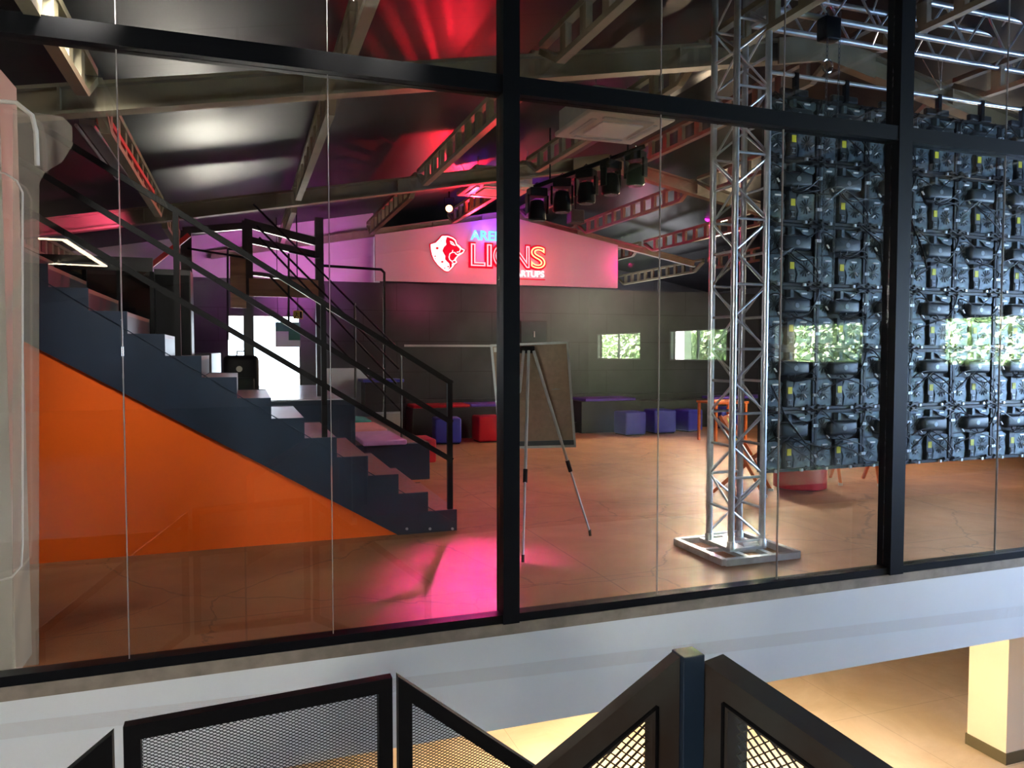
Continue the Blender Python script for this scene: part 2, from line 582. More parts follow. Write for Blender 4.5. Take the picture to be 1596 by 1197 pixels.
# upper back wall: left recessed part
xs = P(585, 400, 'Y', 14.5)[0]
xe = P(963, 400, 'Y', 14.5)[0]
struct(MB().box(xs, 12.9, 18.9, 19.1, -0.0, 4.9).build('wall_back_far', M['darkwall']))
struct(MB().prism([(XL, YB, 2.93), (xs, YB, 2.93), (xs, YB, deck_z(xs)), (XL, YB, deck_z(XL))], (0, 0.12, 0)).build('wall_back_upper', M['signwall']))
struct(MB().prism([(xs, 14.5, 2.95), (xe, 14.5, 2.95), (xe, 14.5, rafter_z(xe) + 0.02), (RX, 14.5, rafter_z(RX) + 0.02), (xs, 14.5, rafter_z(xs) + 0.02)], (0, 0.1, 0)).build('wall_sign', M['signwall']))
# room behind the door side, closed above the opening
struct(MB().box(xs + 0.0, xs + 0.15, YB + 0.2, 19.0, 0, 4.4).build('wall_back_side', M['white']))
# lobby walls
LWY = 8.4
wins = []
for a, b in ((930, 998), (1043, 1133), (1204, 1345), (1460, 1640)):
    y0 = P(a, 540, 'X', 11.0)[1]
    y1 = P(b, 540, 'X', 11.0)[1]
    wins.append((LWY - y0, LWY - y1))
zt, zb_ = P(1475, 494, 'X', 11.0)[2], P(1460, 571, 'X', 11.0)[2]
zt2, zb2 = P(930, 521, 'X', 11.0)[2], P(930, 559, 'X', 11.0)[2]
WZ0, WZ1 = (zb_ + zb2) / 2, (zt + zt2) / 2
wr = MB()
big = (0.3, 3.9)
cuts = [w for w in wins if w[1] < 0.2] + [w for w in wins if w[1] >= 0.2]
edges = []
last = -14.8
wl = sorted(wins)
wl = [(a, min(b, 2.2)) for a, b in wl]
for a, b in wl:
    wr.box(11.0, 11.2, last, a, 0, 2.95)
    wr.box(11.0, 11.2, a, b, 0, WZ0)
    wr.box(11.0, 11.2, a, b, WZ1, 2.95)
    last = b
wr.box(11.0, 11.2, -14.8, last, -3.4, 0)
# beyond the strip windows: an unseen opening added to let daylight in
wr.box(11.0, 11.2, last, last + 0.25, -3.4, 2.95)
bigw = (last + 0.25, 4.1)
wr.box(11.0, 11.2, bigw[0], bigw[1], -3.4, 0.8)
wr.box(11.0, 11.2, bigw[0], bigw[1], 2.3, 2.95)
wr.box(11.0, 11.2, 4.1, 4.25, -3.4, 4.0)
wr.prism([(11.0, -14.8, 2.95), (11.2, -14.8, 2.95), (11.2, -14.8, deck_z(11.2)), (11.0, -14.8, deck_z(11.0))], (0, 19.0, 0))
struct(wr.build('wall_lobby_right', M['lobby']))
struct(MB().box(-7.2, -7.0, -14.8, 4.2, -3.4, 3.2).build('wall_lobby_left', M['lobby']))
struct(MB().box(-7.2, 11.2, -15.0, -14.8, -0.2, 5.0).build('wall_lobby_back', M['lobby']))
struct(MB().box(-7.2, XL, YG - 0.1, YG + 0.1, -0.6, 3.6).build('wall_front_left', M['beige']))
struct(MB().box(8.6, 11.0, YG + 0.02, YG + 0.12, -0.6, 4.4).build('wall_front_right', M['beige']))
struct(MB().box(14.0, 14.2, -3, 19, -3.6, -0.3).build('wall_lower_right', M['beige']))
struct(MB().box(-7.2, -7.0, 4.2, 19, -3.6, -0.64).build('wall_lower_left', M['beige']))
struct(MB().box(-7, 14, 18.8, 19, -3.4, -0.64).build('wall_lower_back', M['beige']))
struct(MB().box(-7.0, 11.0, -3.2, -3.0, -3.4, -0.25).build('wall_lower_front', M['beige']))
# slim aluminium frames of the strip windows
for i, (a, b) in enumerate(wl):
    f = MB()
    f.box(11.02, 11.1, a, a + 0.05, WZ0, WZ1).box(11.02, 11.1, b - 0.05, b, WZ0, WZ1)
    f.box(11.02, 11.1, a, b, WZ0, WZ0 + 0.03).box(11.02, 11.1, a, b, WZ1 - 0.03, WZ1)
    f.box(11.03, 11.09, (a + b) / 2 - 0.02, (a + b) / 2 + 0.02, WZ0, WZ1)
    struct(f.build('window_%d' % (21 + i), M['paleblue']))

# --- the glass partition
XA, XM1, XM1b, XM2, XM2b, XE = -1.75, 1.42, 1.52, 4.345, 4.465, 8.6
fas = struct(MB().box(XL - 2.4, XE + 2.4, YG - 0.03, YG + 0.0, -0.64, -0.075).build('wall_fascia', M['white']))
struct(MB().box(XL - 2.4, XE + 2.4, YG - 0.036, YG + 0.02, -0.075, -0.005, 0.002).build('trim_sill', M['sill']))
fr = MB()
fr.box(XL - 0.0, XE, YG - 0.045, YG + 0.045, 0.0, 0.05)
struct(fr.build('trim_bottom_rail', M['black']))
struct(MB().box(XL, XE, YG - 0.06, YG + 0.05, 3.075, 3.175).build('trim_transom', M['black']))
for k, (a, b) in enumerate(((XM1, XM1b), (XM2, XM2b), (XE - 0.1, XE), (-3.6, -3.5))):
    struct(MB().prism([(a, YG - 0.065, 0.0), (b, YG - 0.065, 0.0), (b, YG - 0.065, deck_z(b) - 0.01), (a, YG - 0.065, deck_z(a) - 0.01)], (0, 0.125, 0)).build('trim_mullion_%d' % (k + 1), M['black']))
joints = [-1.56, -0.56, 0.45, 2.48, 3.41, 5.45, 6.5, 7.5]
bays = [(-3.5, -1.56), (-1.56, -0.56), (-0.56, 0.45), (0.45, XM1), (XM1b, 2.48), (2.48, 3.41), (3.41, XM2), (XM2b, 5.45), (5.45, 6.5), (6.5, 7.5), (7.5, XE - 0.1)]
n = 1
for a, b in bays:
    struct(MB().box(a + 0.004, b - 0.004, YG - 0.005, YG + 0.005, 0.05, 3.075).build('window_%d' % n, M['glass']))
    n += 1
    ps = [(a + 0.004, YG - 0.005, 3.175), (b - 0.004, YG - 0.005, 3.175), (b - 0.004, YG - 0.005, deck_z(b) - 0.02)]
    if a < RX < b:
        ps.append((RX, YG - 0.005, deck_z(RX) - 0.02))
    ps.append((a + 0.004, YG - 0.005, deck_z(a) - 0.02))
    struct(MB().prism(ps, (0, 0.01, 0)).build('window_%d' % n, M['glass']))
    n += 1
jm = mat('silicone_joint', (0.26, 0.24, 0.23), 0.25, 0.0)
for k, x in enumerate(joints[:-1]):
    struct(MB().box(x - 0.0022, x + 0.0022, YG - 0.007, YG + 0.007, 0.05, 3.075).box(x - 0.002, x + 0.002, YG - 0.006, YG + 0.006, 3.175, deck_z(x) - 0.03).build('trim_joint_%d' % (k + 1), jm))

# slab and film at the far left, shaped to imitate the mirrored lobby wall
z0 = 0.0
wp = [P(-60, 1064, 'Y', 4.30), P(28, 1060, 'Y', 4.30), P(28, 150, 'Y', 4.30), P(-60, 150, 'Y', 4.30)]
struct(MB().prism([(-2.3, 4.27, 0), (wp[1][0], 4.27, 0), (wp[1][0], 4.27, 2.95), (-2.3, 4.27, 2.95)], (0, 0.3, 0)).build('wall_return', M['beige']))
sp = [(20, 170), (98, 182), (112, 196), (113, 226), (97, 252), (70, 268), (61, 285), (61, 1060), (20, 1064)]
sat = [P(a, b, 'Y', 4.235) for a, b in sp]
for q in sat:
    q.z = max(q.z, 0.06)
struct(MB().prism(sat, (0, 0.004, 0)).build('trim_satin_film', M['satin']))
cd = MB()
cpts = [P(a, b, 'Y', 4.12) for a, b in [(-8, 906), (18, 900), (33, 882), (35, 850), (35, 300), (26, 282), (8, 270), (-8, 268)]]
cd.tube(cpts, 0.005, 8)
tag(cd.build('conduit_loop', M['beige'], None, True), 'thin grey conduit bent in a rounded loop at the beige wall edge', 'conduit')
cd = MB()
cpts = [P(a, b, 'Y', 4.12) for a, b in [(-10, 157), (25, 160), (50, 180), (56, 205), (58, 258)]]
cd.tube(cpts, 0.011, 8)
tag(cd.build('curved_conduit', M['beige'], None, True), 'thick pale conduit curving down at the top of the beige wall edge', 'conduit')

# ------------------------------------------------------------------ roof steel
for k, y in enumerate(YR):
    d = 0.2 if k < 2 else 0.14
    w = 0.13 if k < 2 else 0.10
    m_ = M['tan'] if k != 1 else M['brownbeam']
    lab = ['thick tan steel roof beam nearest the glass, spanning the whole hall',
           'brown steel roof beam across the middle of the hall, above the stage lights',
           'slim brown roof beam along the gable over the neon sign'][k]
    t = thing('roof_beam', lab, 'roof beam', (RX, y, RZ), 0, None)
    for sgn, xe_ in ((-1, XL + 0.1 if k < 2 else -0.5), (1, 12.7 if k < 2 else 9.5)):
        b = MB()
        L = abs(xe_ - RX)
        e = (sgn * L, 0, -SL * L)
        b.bar((0, 0, 0.012), (e[0], 0, e[2] + 0.012), w, 0.024)
        b.bar((0, 0, d - 0.012), (e[0], 0, e[2] + d - 0.012), w, 0.024)
        b.bar((0, 0, d / 2), (e[0], 0, e[2] + d / 2), 0.016, d - 0.04)
        b.build('beam_half', m_, t)
        for s in range(1, int(L / 1.6) + 1):
            x = sgn * s * 1.55
            MB().box(x - 0.008, x + 0.008, -w / 2, w / 2, -abs(x) * SL + 0.02, -abs(x) * SL + d - 0.02).build('stiffener', m_, t)
    MB().prism([(-0.55, -w / 2 - 0.012, -0.55 * SL - 0.03), (0, -w / 2 - 0.012, -0.03), (0.55, -w / 2 - 0.012, -0.55 * SL - 0.03), (0.55, -w / 2 - 0.012, -0.55 * SL + d), (0, -w / 2 - 0.012, d), (-0.55, -w / 2 - 0.012, -0.55 * SL + d)], (0, 0.02, 0)).build('ridge_plate', m_, t)

pur_lab = {-2.5: 'leftmost lattice purlin under the roof above the beige wall',
           -0.9: 'lattice purlin above the stair handrail top',
           0.68: 'tan lattice purlin above the middle of the stair',
           2.28: 'tan lattice purlin above the flip chart, lit red at its far end',
           3.85: 'lattice purlin over the ceiling air conditioners',
           5.35: 'lattice purlin along the roof ridge',
           6.65: 'lattice purlin above the pink lit end of the sign wall',
           8.2: 'lattice purlin above the bright hall lamp',
           9.8: 'rightmost lattice purlin behind the LED wall'}
for x, lab in pur_lab.items():
    t = thing('roof_purlin', lab, 'purlin', (x, 0, rafter_z(x) + 0.2), 0, 'lattice purlins under the roof')
    h = 0.22
    spans = [(-2.2, YR[0] - 0.08), (YR[0] + 0.08, YR[1] - 0.08), (YR[1] + 0.08, YR[2] - 0.1), (YR[2] + 0.1, 18.8)]
    for a, b in spans[:]:
        if a > 14 and x < 5:
            continue
        f = MB()
        hs = 0.16
        f.bar((0, a + 0.35, -0.19), (0, b - 0.35, -0.19), 0.07, 0.045)
        f.bar((0, a, 0.0), (0, a + 0.35, -0.19), 0.07, 0.045)
        f.bar((0, b, 0.0), (0, b - 0.35, -0.19), 0.07, 0.045)
        f.bar((0, a, 0.05), (0, b, 0.05), 0.07, 0.045)
        nst = int((b - a - 0.9) / 0.34)
        for i in range(nst + 1):
            yy = a + 0.45 + i * (b - a - 0.9) / nst
            f.bar((0, yy, -0.18), (0, yy, 0.04), 0.05, 0.10, (0, 1, 0))
        f.build('lattice_girder', M['tan'] if x < 5 or x > 8 else M['brownbeam'], t)

# long red tray and grey tray on the left
for i, (px0, py0, px1, py1) in enumerate(((162, 190, 233, 300), (135, 190, 195, 275))):
    t = thing('ceiling_tray', ['red lit cable tray under the roof above the stair handrail', 'grey cable tray running beside the red lit one'][i], 'cable tray', (0, 0, 0))
    a, b = P(px0, py0, 'Z', 3.28), P(px1, py1, 'Z', 3.28)
    MB().bar(a, b, 0.10, 0.04).build('tray_body', M['redpole'] if i == 0 else M['silver'], t)
    MB().tube([a + Vector((-0.07, 0, -0.03)), b + Vector((-0.07, 0, -0.03))], 0.012).build('light_tube', M['silver'], t)

# ceiling cassettes (air conditioners)
def cassette(cx, cy, cz, s, lab):
    t = thing('ceiling_air_conditioner', lab, 'air conditioner', (cx, cy, cz), 0, 'ceiling cassettes')
    MB().box(-s * .46, s * .46, -s * .46, s * .46, 0.03, 0.26, 0.01).build('housing', M['silver'], t)
    g = MB().box(-s / 2, s / 2, -s / 2, s / 2, -0.02, 0.035, 0.015)
    g.build('cover_plate', M['offwhite'], t)
    MB().box(-s * .25, s * .25, -s * .25, s * .25, -0.035, -0.015, 0.006).build('intake_grille', M['white'], t)
    for a in range(4):
        r = Matrix.Rotation(a * math.pi / 2, 3, 'Z')
        MB().box(-s * .3, s * .3, s * .34, s * .40, -0.03, -0.018, 0.003, r, (0, 0, 0)).build('louvre', M['silver'], t)
    MB().box(-s * .32, s * .32, -s * .462, -s * .455, 0.07, 0.2).build('access_panel', M['offwhite'], t)
    for i in (-1, 1):
        for j in (-1, 1):
            MB().tube([(i * s * .4, j * s * .4, 0.2), (i * s * .4, j * s * .4, deck_z(cx + i * s * .4) - cz)], 0.006, 6).build('hanger_rod', M['silver'], t)


c1 = P(955, 196, 'Y', 7.35)
cassette(c1[0], 7.35, c1[2] - 0.02, 0.95, 'off-white ceiling air conditioner behind the nearest tan beam')
c2 = P(778, 293, 'Y', 10.75)
cassette(c2[0], 10.95, c2[2], 0.95, 'off-white ceiling air conditioner above the neon sign')

# ------------------------------------------------------------------ neon sign
def text_mesh(txt, x0, x1, zlo, zhi, y, m, name, parent, outline=None, depth=0.012, offset=0.02):
    cu = bpy.data.curves.new(name, 'FONT')
    cu.body = txt
    cu.size = 1.0
    cu.space_character = 1.04
    if outline:
        cu.fill_mode = 'NONE'
        cu.bevel_depth = outline
        cu.bevel_resolution = 2
    else:
        cu.extrude = depth
        cu.offset = offset
    to = bpy.data.objects.new(name + '_tmp', cu)
    COL.objects.link(to)
    dg = bpy.context.evaluated_depsgraph_get()
    me = bpy.data.meshes.new_from_object(to.evaluated_get(dg))
    bpy.data.objects.remove(to)
    xs_ = [v.co.x for v in me.vertices]
    ys_ = [v.co.y for v in me.vertices]
    ax, bx, ay, by = min(xs_), max(xs_), min(ys_), max(ys_)
    for v in me.vertices:
        c = v.co.copy()
        v.co = Vector((x0 + (c.x - ax) / (bx - ax) * (x1 - x0), y - c.z * (0.35 if outline else 1), zlo + (c.y - ay) / (by - ay) * (zhi - zlo)))
    me.materials.clear()
    me.materials.append(m)
    o = bpy.data.objects.new(name, me)
    COL.objects.link(o)
    o.parent = parent
    return o


YS = 14.44
sg = thing('neon_sign', 'glowing red and blue neon sign on the pink gable wall', 'neon sign', (0, 0, 0))


def SP(cx, cy, y=YS):
    return P(650 + cx / 7.2545, 340 + cy / 7.2545, 'Y', y)


out = [(160, 300), (215, 285), (255, 245), (285, 207), (350, 207), (400, 225), (432, 250), (447, 295), (480, 320), (500, 345), (535, 362), (522, 385), (495, 405), (462, 425), (442, 450), (432, 478), (448, 500), (415, 522), (402, 548), (376, 575), (350, 597), (318, 590), (278, 558), (238, 520), (200, 470), (176, 410), (164, 350)]
cxm = sum(p[0] for p in out) / len(out)
cym = sum(p[1] for p in out) / len(out)
big_o = [(cxm + (x - cxm) * 1.10, cym + (y - cym) * 1.09) for x, y in out]
MB().prism([SP(x, y, 14.49) for x, y in big_o], (0, -0.015, 0)).build('backing_plate', M['redacryl'], sg)  # emissive plate shaped as the red glow around the lion
MB().tube([SP(x, y) for x, y in out], 0.013, 6, True).build('lion_outline_tube', M['neonpink'], sg)
mane = [(168, 303), (222, 290), (262, 250), (292, 214), (335, 214), (322, 260), (330, 300), (300, 330), (285, 370), (300, 400), (318, 430), (315, 465), (335, 490), (362, 515), (368, 555), (345, 590), (318, 582), (282, 550), (244, 513), (208, 465), (184, 405), (172, 350)]
MB().prism([SP(x, y, 14.462) for x, y in mane], (0, -0.012, 0)).build('lion_mane', M['neonpink'], sg)
for x, y, r_ in ((228, 340, 14), (285, 494, 12), (205, 430, 8), (312, 565, 7), (352, 548, 9), (205, 458, 6), (272, 258, 5)):
    sp_ = MB()
    sp_.prism([SP(x + r_ * math.cos(a * math.pi / 4) * 1.2, y + r_ * math.sin(a * math.pi / 4), 14.449) for a in range(8)], (0, -0.003, 0))
    sp_.build('mane_spot', M['redf'], sg)
for pl in ([(372, 262), (400, 272), (432, 312), (400, 298), (378, 280)], [(405, 362), (398, 385), (428, 388), (438, 405), (460, 412), (492, 396)],
           [(405, 385), (372, 400), (362, 440), (370, 470), (395, 488), (420, 478), (440, 445)], [(445, 300), (470, 322), (492, 348), (480, 380), (450, 385)],
           [(395, 500), (420, 512), (398, 520), (400, 545)]):
    MB().tube([SP(x, y, 14.45) for x, y in pl], 0.010, 6).build('face_tube', M['neonpink'], sg)
lx0, lx1 = P(734, 400, 'Y', YS)[0], P(850, 400, 'Y', YS)[0]
lz0, lz1 = P(790, 416.5, 'Y', YS)[2], P(790, 382, 'Y', YS)[2]
wid = (lx1 - lx0)
px_ = lx0
for ch, wf in (('L', 0.19), ('I', 0.065), ('O', 0.235), ('N', 0.235), ('S', 0.2)):
    text_mesh(ch, px_, px_ + wf * wid, lz0, lz1, YS, M['neonyellow'] if ch in 'S' else M['neonred'], 'neon_letter', sg, 0.022)
    text_mesh(ch, px_ - 0.035, px_ + wf * wid + 0.035, lz0 - 0.035, lz1 + 0.035, 14.482, M['redacryl'], 'letter_backing', sg, None, 0.006, 0.05)
    px_ += (wf + 0.019) * wid
ax0, ax1 = P(733.5, 370, 'Y', YS)[0], P(800, 370, 'Y', YS)[0]
text_mesh('ARENA', ax0, ax1, P(770, 375.5, 'Y', YS)[2], P(770, 360.5, 'Y', YS)[2], YS, M['neonblue'], 'neon_word', sg)
sx0, sx1 = P(790, 426, 'Y', YS)[0], P(848, 426, 'Y', YS)[0]
tz0, tz1 = P(820, 431.5, 'Y', YS)[2], P(820, 421.5, 'Y', YS)[2]
MB().box(sx0 - 0.03, sx1 + 0.04, 14.475, 14.49, tz0 - 0.05, tz0 - 0.03).build('backing_plate', M['redacryl'], sg)
text_mesh('STARTUPS', sx0, sx1, tz0, tz1, YS, M['neonpink'], 'neon_word', sg)
light('neon_red_glow', 'POINT', (3.85, 14.22, 3.52), 22, (1, 0.02, 0.05), None, 0.15)
light('neon_red_glow', 'POINT', (4.7, 14.22, 3.45), 16, (1, 0.02, 0.05), None, 0.2)
light('neon_red_glow', 'POINT', (5.6, 14.22, 3.4), 16, (1, 0.02, 0.05), None, 0.2)
light('neon_blue_glow', 'POINT', (4.6, 14.28, 4.0), 16, (0.2, 0.04, 1), None, 0.1)

# ------------------------------------------------------------------ stage lamps
def lamp_head(x, y, z, tgt, m, lab, r=0.09):
    t = thing('stage_light', lab, 'stage light', (x, y, z))
    d = (Vector(tgt) - Vector((x, y, z))).normalized()
    MB().tube([-d * 0.20, -d * 0.14, d * 0.0, d * 0.10], [r * .5, r * .85, r, r], 20).build('lamp_body', M['black'], t, True)
    MB().tube([d * 0.10, d * 0.108], [r * .85, r * .85], 20).build('lens', m, t)
    s = d.cross(Vector((0, 0, 1))).normalized()
    top = Vector((0, 0, 0.19))
    MB().tube([s * (r + .015), s * (r + .015) + top, -s * (r + .015) + top, -s * (r + .015)], 0.008, 6).build('yoke', M['black'], t)
    zt_ = deck_z(x) - z
    MB().tube([top, (0, 0, zt_)], 0.012, 8).build('hanger_pipe', M['black'], t)
    return t


lr = P(700, 325, 'Y', 13.3)
lamp_head(lr[0], 13.3, lr[2], (0, 0, 1.6), M['lampred'], 'small stage light glowing orange-red above the lion emblem', 0.07)
lw = P(1130, 352, 'Y', 13.2)
lamp_head(lw[0], 13.2, lw[2], (2, 2, 1.6), M['lamp'], 'small bright white lamp beyond the upright truss', 0.06)
lm = P(1103, 341, 'Y', 12.6)
lamp_head(lm[0], 12.6, lm[2], (0, 0, 1.6), M['lampmag'], 'small magenta stage light beside the bright white lamp', 0.06)

# dark lighting bar with moving heads
ba, bb = P(832, 292, 'Y', 9.4), P(1005, 228, 'Y', 8.7)
t = thing('lighting_bar', 'black pipe under the roof carrying the dark moving heads', 'lighting bar', (0, 0, 0))
MB().tube([ba, bb], 0.03, 10).build('bar_pipe', M['black'], t, True)
for f_ in (0.15, 0.85):
    q = ba.lerp(bb, f_)
    MB().tube([q, (q.x, q.y, deck_z(q.x))], 0.012, 6).build('hanger_pipe', M['black'], t)
mh0 = None
for i, f_ in enumerate((0.03, 0.26, 0.48, 0.70, 0.92)):
    q = ba.lerp(bb, f_)
    ll = ['black moving-head light at the lower left end of the lighting bar', 'black moving-head light second along the lighting bar from the sign side',
          'black moving-head light in the middle of the lighting bar', 'black moving-head light second from the upper end of the lighting bar',
          'black moving-head light at the upper right end of the lighting bar'][i]
    if mh0 is None:
        t = thing('moving_head_light', ll, 'stage light', q, 0, 'moving heads on the lighting bar')
        MB().box(-.12, .12, -.09, .09, -.14, -.03, 0.015).build('base_box', M['black'], t)
        MB().box(-.15, -.12, -.05, .05, -.36, -.12, 0.008).build('yoke_arm', M['black'], t)
        MB().box(.12, .15, -.05, .05, -.36, -.12, 0.008).build('yoke_arm', M['black'], t)
        MB().lathe([(0.05, 0.02), (0.09, 0.0), (0.115, -0.12), (0.12, -0.24), (0.10, -0.26)], 20, (0, 0, -0.2)).build('head', M['black'], t, True)
        MB().lathe([(0.09, -0.262), (0.09, -0.266)], 20, (0, 0, -0.2)).build('lens', M['chrome'], t)
        MB().tube([(-.02, 0, -.03), (-.03, 0, .02), (0, 0, .045), (.03, 0, .02), (.02, 0, -.03)], 0.01, 6).build('clamp', M['chrome'], t)
        mh0 = t
    else:
        t = copy_tree(mh0)
        t['label'] = ll
        t.location = q
        t.rotation_euler = (0, 0, random.uniform(-1.2, 1.2))
# projector-like grey box between the purlins near the sign
q = P(897, 339, 'Y', 11.8)
t = thing('grey_speaker', 'small grey loudspeaker hanging beside the gable beam near the sign', 'loudspeaker', q)
MB().box(-.12, .12, -.1, .1, -.1, .12, 0.01).build('speaker_cabinet', M['pbox'], t)
MB().box(-.10, .10, -.106, -.1, -.08, .1).build('front_grille', M['shell'], t)
MB().tube([(0, 0, .12), (0, 0, deck_z(q.x) - q.z)], 0.01, 6).build('hanger_pipe', M['black'], t)

# ------------------------------------------------------------------ stairs
YSA, YSB = 6.5, 8.0
TX, TR, TH = 1.79, 0.262, 0.172
NS = 15
t = thing('staircase', 'dark navy stair with red-lit treads rising leftwards over the orange panel', 'staircase', (0, 0, 0))
for side, (ya, yb) in enumerate(((YSA, YSA + 0.02), (YSB - 0.02, YSB))):
    poly = [(TX, ya, 0.0), (TX, ya, 0.19)]
    for i in range(NS):
        x = TX - TR * (i + 1)
        z = 0.19 + TH * i
        poly.append((x, ya, z))
        if i < NS - 1:
            poly.append((x, ya, z + TH))
    xe_, ze_ = TX - TR * NS, 0.19 + TH * (NS - 1)
    poly.append((xe_, ya, ze_ - 0.55))
    poly.append((1.26, ya, 0.0))
    MB().prism(poly, (0, yb - ya, 0)).build('stringer', M['navy'], t)
for i in range(NS):
    x1 = TX - TR * i
    z = 0.19 + TH * i
    MB().box(x1 - TR, x1 + 0.0, YSA + 0.021, YSB - 0.021, z - 0.035, z - 0.004).build('tread', M['tread'], t)
    if i:
        MB().box(x1 - 0.006, x1 - 0.0, YSA + 0.021, YSB - 0.021, z - TH, z - 0.035).build('riser', M['navy'], t)
MB().tube([(TX - 0.02, YSA - 0.004, 0.07), (-1.9, YSA - 0.004, 2.46)], 0.004, 6).build('weld_seam', M['navy'], t)
for px_b in (634, 670, 705):
    q = P(px_b, 824, 'Y', YSA)
    MB().lathe([(0.012, 0), (0.012, -0.012)], 8, (q.x, YSA, q.z), 'Y').build('anchor_bolt', M['silver'], t)
# orange infill
oz = lambda x: max(0.003, (1.255 - x) * 0.680)
ox0 = -2.2
tag(MB().prism([(ox0, YSA + 0.03, 0.0), (1.255, YSA + 0.03, 0.0), (1.255, YSA + 0.03, 0.001), (ox0, YSA + 0.03, oz(ox0))], (0, 0.03, 0)).build('orange_stair_panel', M['orange']),
    'bright orange triangular panel closing the side under the navy stair', 'panel')


def stair_rail(y, lab, posts, r=0.021):
    t = thing('stair_railing', lab, 'railing', (0, 0, 0), 0, None)
    for z0_, name in ((1.315, 'handrail'), (0.965, 'middle_rail'), (0.625, 'lower_rail')):
        xa = -1.62 if name != 'lower_rail' else -1.75
        MB().bar((1.76, y, z0_), (xa - 0.9, y, z0_ + (1.76 - xa + 0.9) * 0.622), 0.045, 0.045).build(name, M['blackr'], t)
    for xp in posts:
        i = int((TX - xp) / TR)
        z = 0.19 + TH * i
        MB().box(xp - 0.022, xp + 0.022, y - 0.022, y + 0.022, z - 0.004, 1.315 + (1.76 - xp) * 0.622 + 0.02).build('post', M['blackr'], t)
    return t


stair_rail(YSA + 0.05, 'black three-bar railing on the near side of the stair above the orange panel', [1.74, P(505, 600, 'Y', 6.55)[0], P(276, 450, 'Y', 6.55)[0]])
# far, thinner railing (steeper, belongs to the bleacher steps)
t = thing('bleacher_railing', 'thin steel railing behind the stair descending to the coloured cushions', 'railing', (0, 0, 0))
ya_ = 9.35
for (x0, y0), (x1, y1) in (((395, 318), (622, 545)), ((400, 352), (622, 575)), ((404, 370), (618, 598)), ((420, 430), (625, 640))):
    MB().tube([P(x0, y0, 'Y', ya_), P(x1, y1, 'Y', ya_)], 0.012, 8).build('rail_bar', M['blackr'], t, True)
for xp, y0, y1 in ((625, 545, 678), (553, 472, 660)):
    MB().tube([P(xp, y0, 'Y', ya_), Vector((P(xp, y0, 'Y', ya_).x, ya_, 0.472 if xp > 600 else 1.034))], 0.014, 8).build('post', M['steel'], t, True)

# ------------------------------------------------------------------ bleachers and cushions
t = thing('bleacher_steps', 'black wooden seating steps behind the stair', 'bleachers', (0, 0, 0))
MB().box(-0.9, 2.2, 9.25, 13.3, 0.0, 0.46, 0.01).build('lower_tier', M['navy'], t)
MB().box(-0.9, 1.28, 9.25, 13.3, 0.462, 1.02, 0.01).build('middle_tier', M['navy'], t)
MB().box(-0.9, -0.33, 9.3, 13.3, 1.022, 1.58, 0.01).build('upper_tier', M['darkwood'], t)
MB().box(0.2, 1.27, 9.27, 13.28, 1.021, 1.032).build('laminate_top', M['paleblue'], t)  # pale colour stands in for window light on the dark tier
MB().box(1.3, 2.19, 9.27, 13.28, 0.461, 0.47).build('lower_tread', M['tread'], t)


def cushion(pts, z, m, lab, name='seat_cushion', h=0.06):
    q = [P(a, b, 'Z', z + h) for a, b in pts]
    x0 = min(p.x for p in q)
    x1 = max(p.x for p in q)
    y0 = min(p.y for p in q)
    y1 = max(p.y for p in q)
    o = MB().box(x0, x1, y0, y1, z, z + h, 0.018).build(name, m, None, True)
    return tag(o, lab, 'cushion', None)


zc = 0.471
cushion([(566, 688), (632, 684), (604, 671)], zc, M['lilacf'], 'lilac cushion on the lowest seating step, nearest the stair')
cushion([(545, 669.5), (602, 668), (584, 657.5)], zc, M['pinkf'], 'salmon pink cushion between the lilac and teal ones')
cushion([(536, 655.5), (577, 655), (566, 648)], zc, M['tealf'], 'teal cushion furthest back on the lowest seating step')
q = P(652, 684, 'Z', 0.30)
tag(MB().box(2.28, 2.62, 10.6, 11.2, 0.0, 0.34, 0.03).build('red_ottoman', M['redf'], None, True), 'low red ottoman just beyond the end of the seating steps', 'ottoman')

# objects seated at the back of the tiers
t = thing('backpack', 'black backpack with a pale emblem resting on the upper seating step', 'backpack', (P(376, 592, 'Y', 9.45).x, 9.45, 1.036))
MB().box(-.20, .20, -.0, .24, 0.0, .52, 0.06).build('bag_body', M['black'], t, True)
MB().box(-.15, .15, -.04, .02, 0.02, .26, 0.03).build('front_pocket', M['black'], t, True)
MB().tube([(-.05, .1, .5), (-.04, .1, .57), (.04, .1, .57), (.05, .1, .5)], 0.01, 6).build('top_handle', M['black'], t)
MB().lathe([(0.035, 0), (0.035, -0.004)], 16, (-0.02, -0.004, 0.36), 'Y').build('round_emblem', M['offwhite'], t)

# mezzanine frame behind the stair
t = thing('scaffold_platform', 'dark steel scaffold platform with plywood edge behind the stair railing', 'platform', (0, 0, 0))
YM = 9.9
fx = {}
for nm_, px, y0, y1, w in (('a', 290, 360, 470, .12), ('b', 385, 345, 560, .12), ('c', 497, 340, 600, .10)):
    a, b = P(px, y0, 'Y', YM), P(px, y1, 'Y', YM)
    zf = 1.582 if a.x - w / 2 < -0.33 else 1.034
    MB().box(a.x - w / 2, a.x + w / 2, YM - .05, YM + .05, zf if a.x > -0.9 else 0.0, a.z).build('post', M['darkwood'], t)
for (a, b, w) in (((285, 360), (385, 352), .08), ((380, 347), (497, 378), .10), ((380, 372), (497, 398), .08), ((385, 425), (500, 440), .05)):
    MB().bar(P(*a, 'Y', YM), P(*b, 'Y', YM), 0.06, w).build('cross_beam', M['darkwood'], t)
a, b = P(388, 440, 'Y', YM - 0.06), P(496, 452, 'Y', YM - 0.06)
MB().box(a.x, b.x, YM - 0.09, YM - 0.05, b.z - 0.10, b.z + 0.12).build('plywood_edge', M['boardwood'], t)
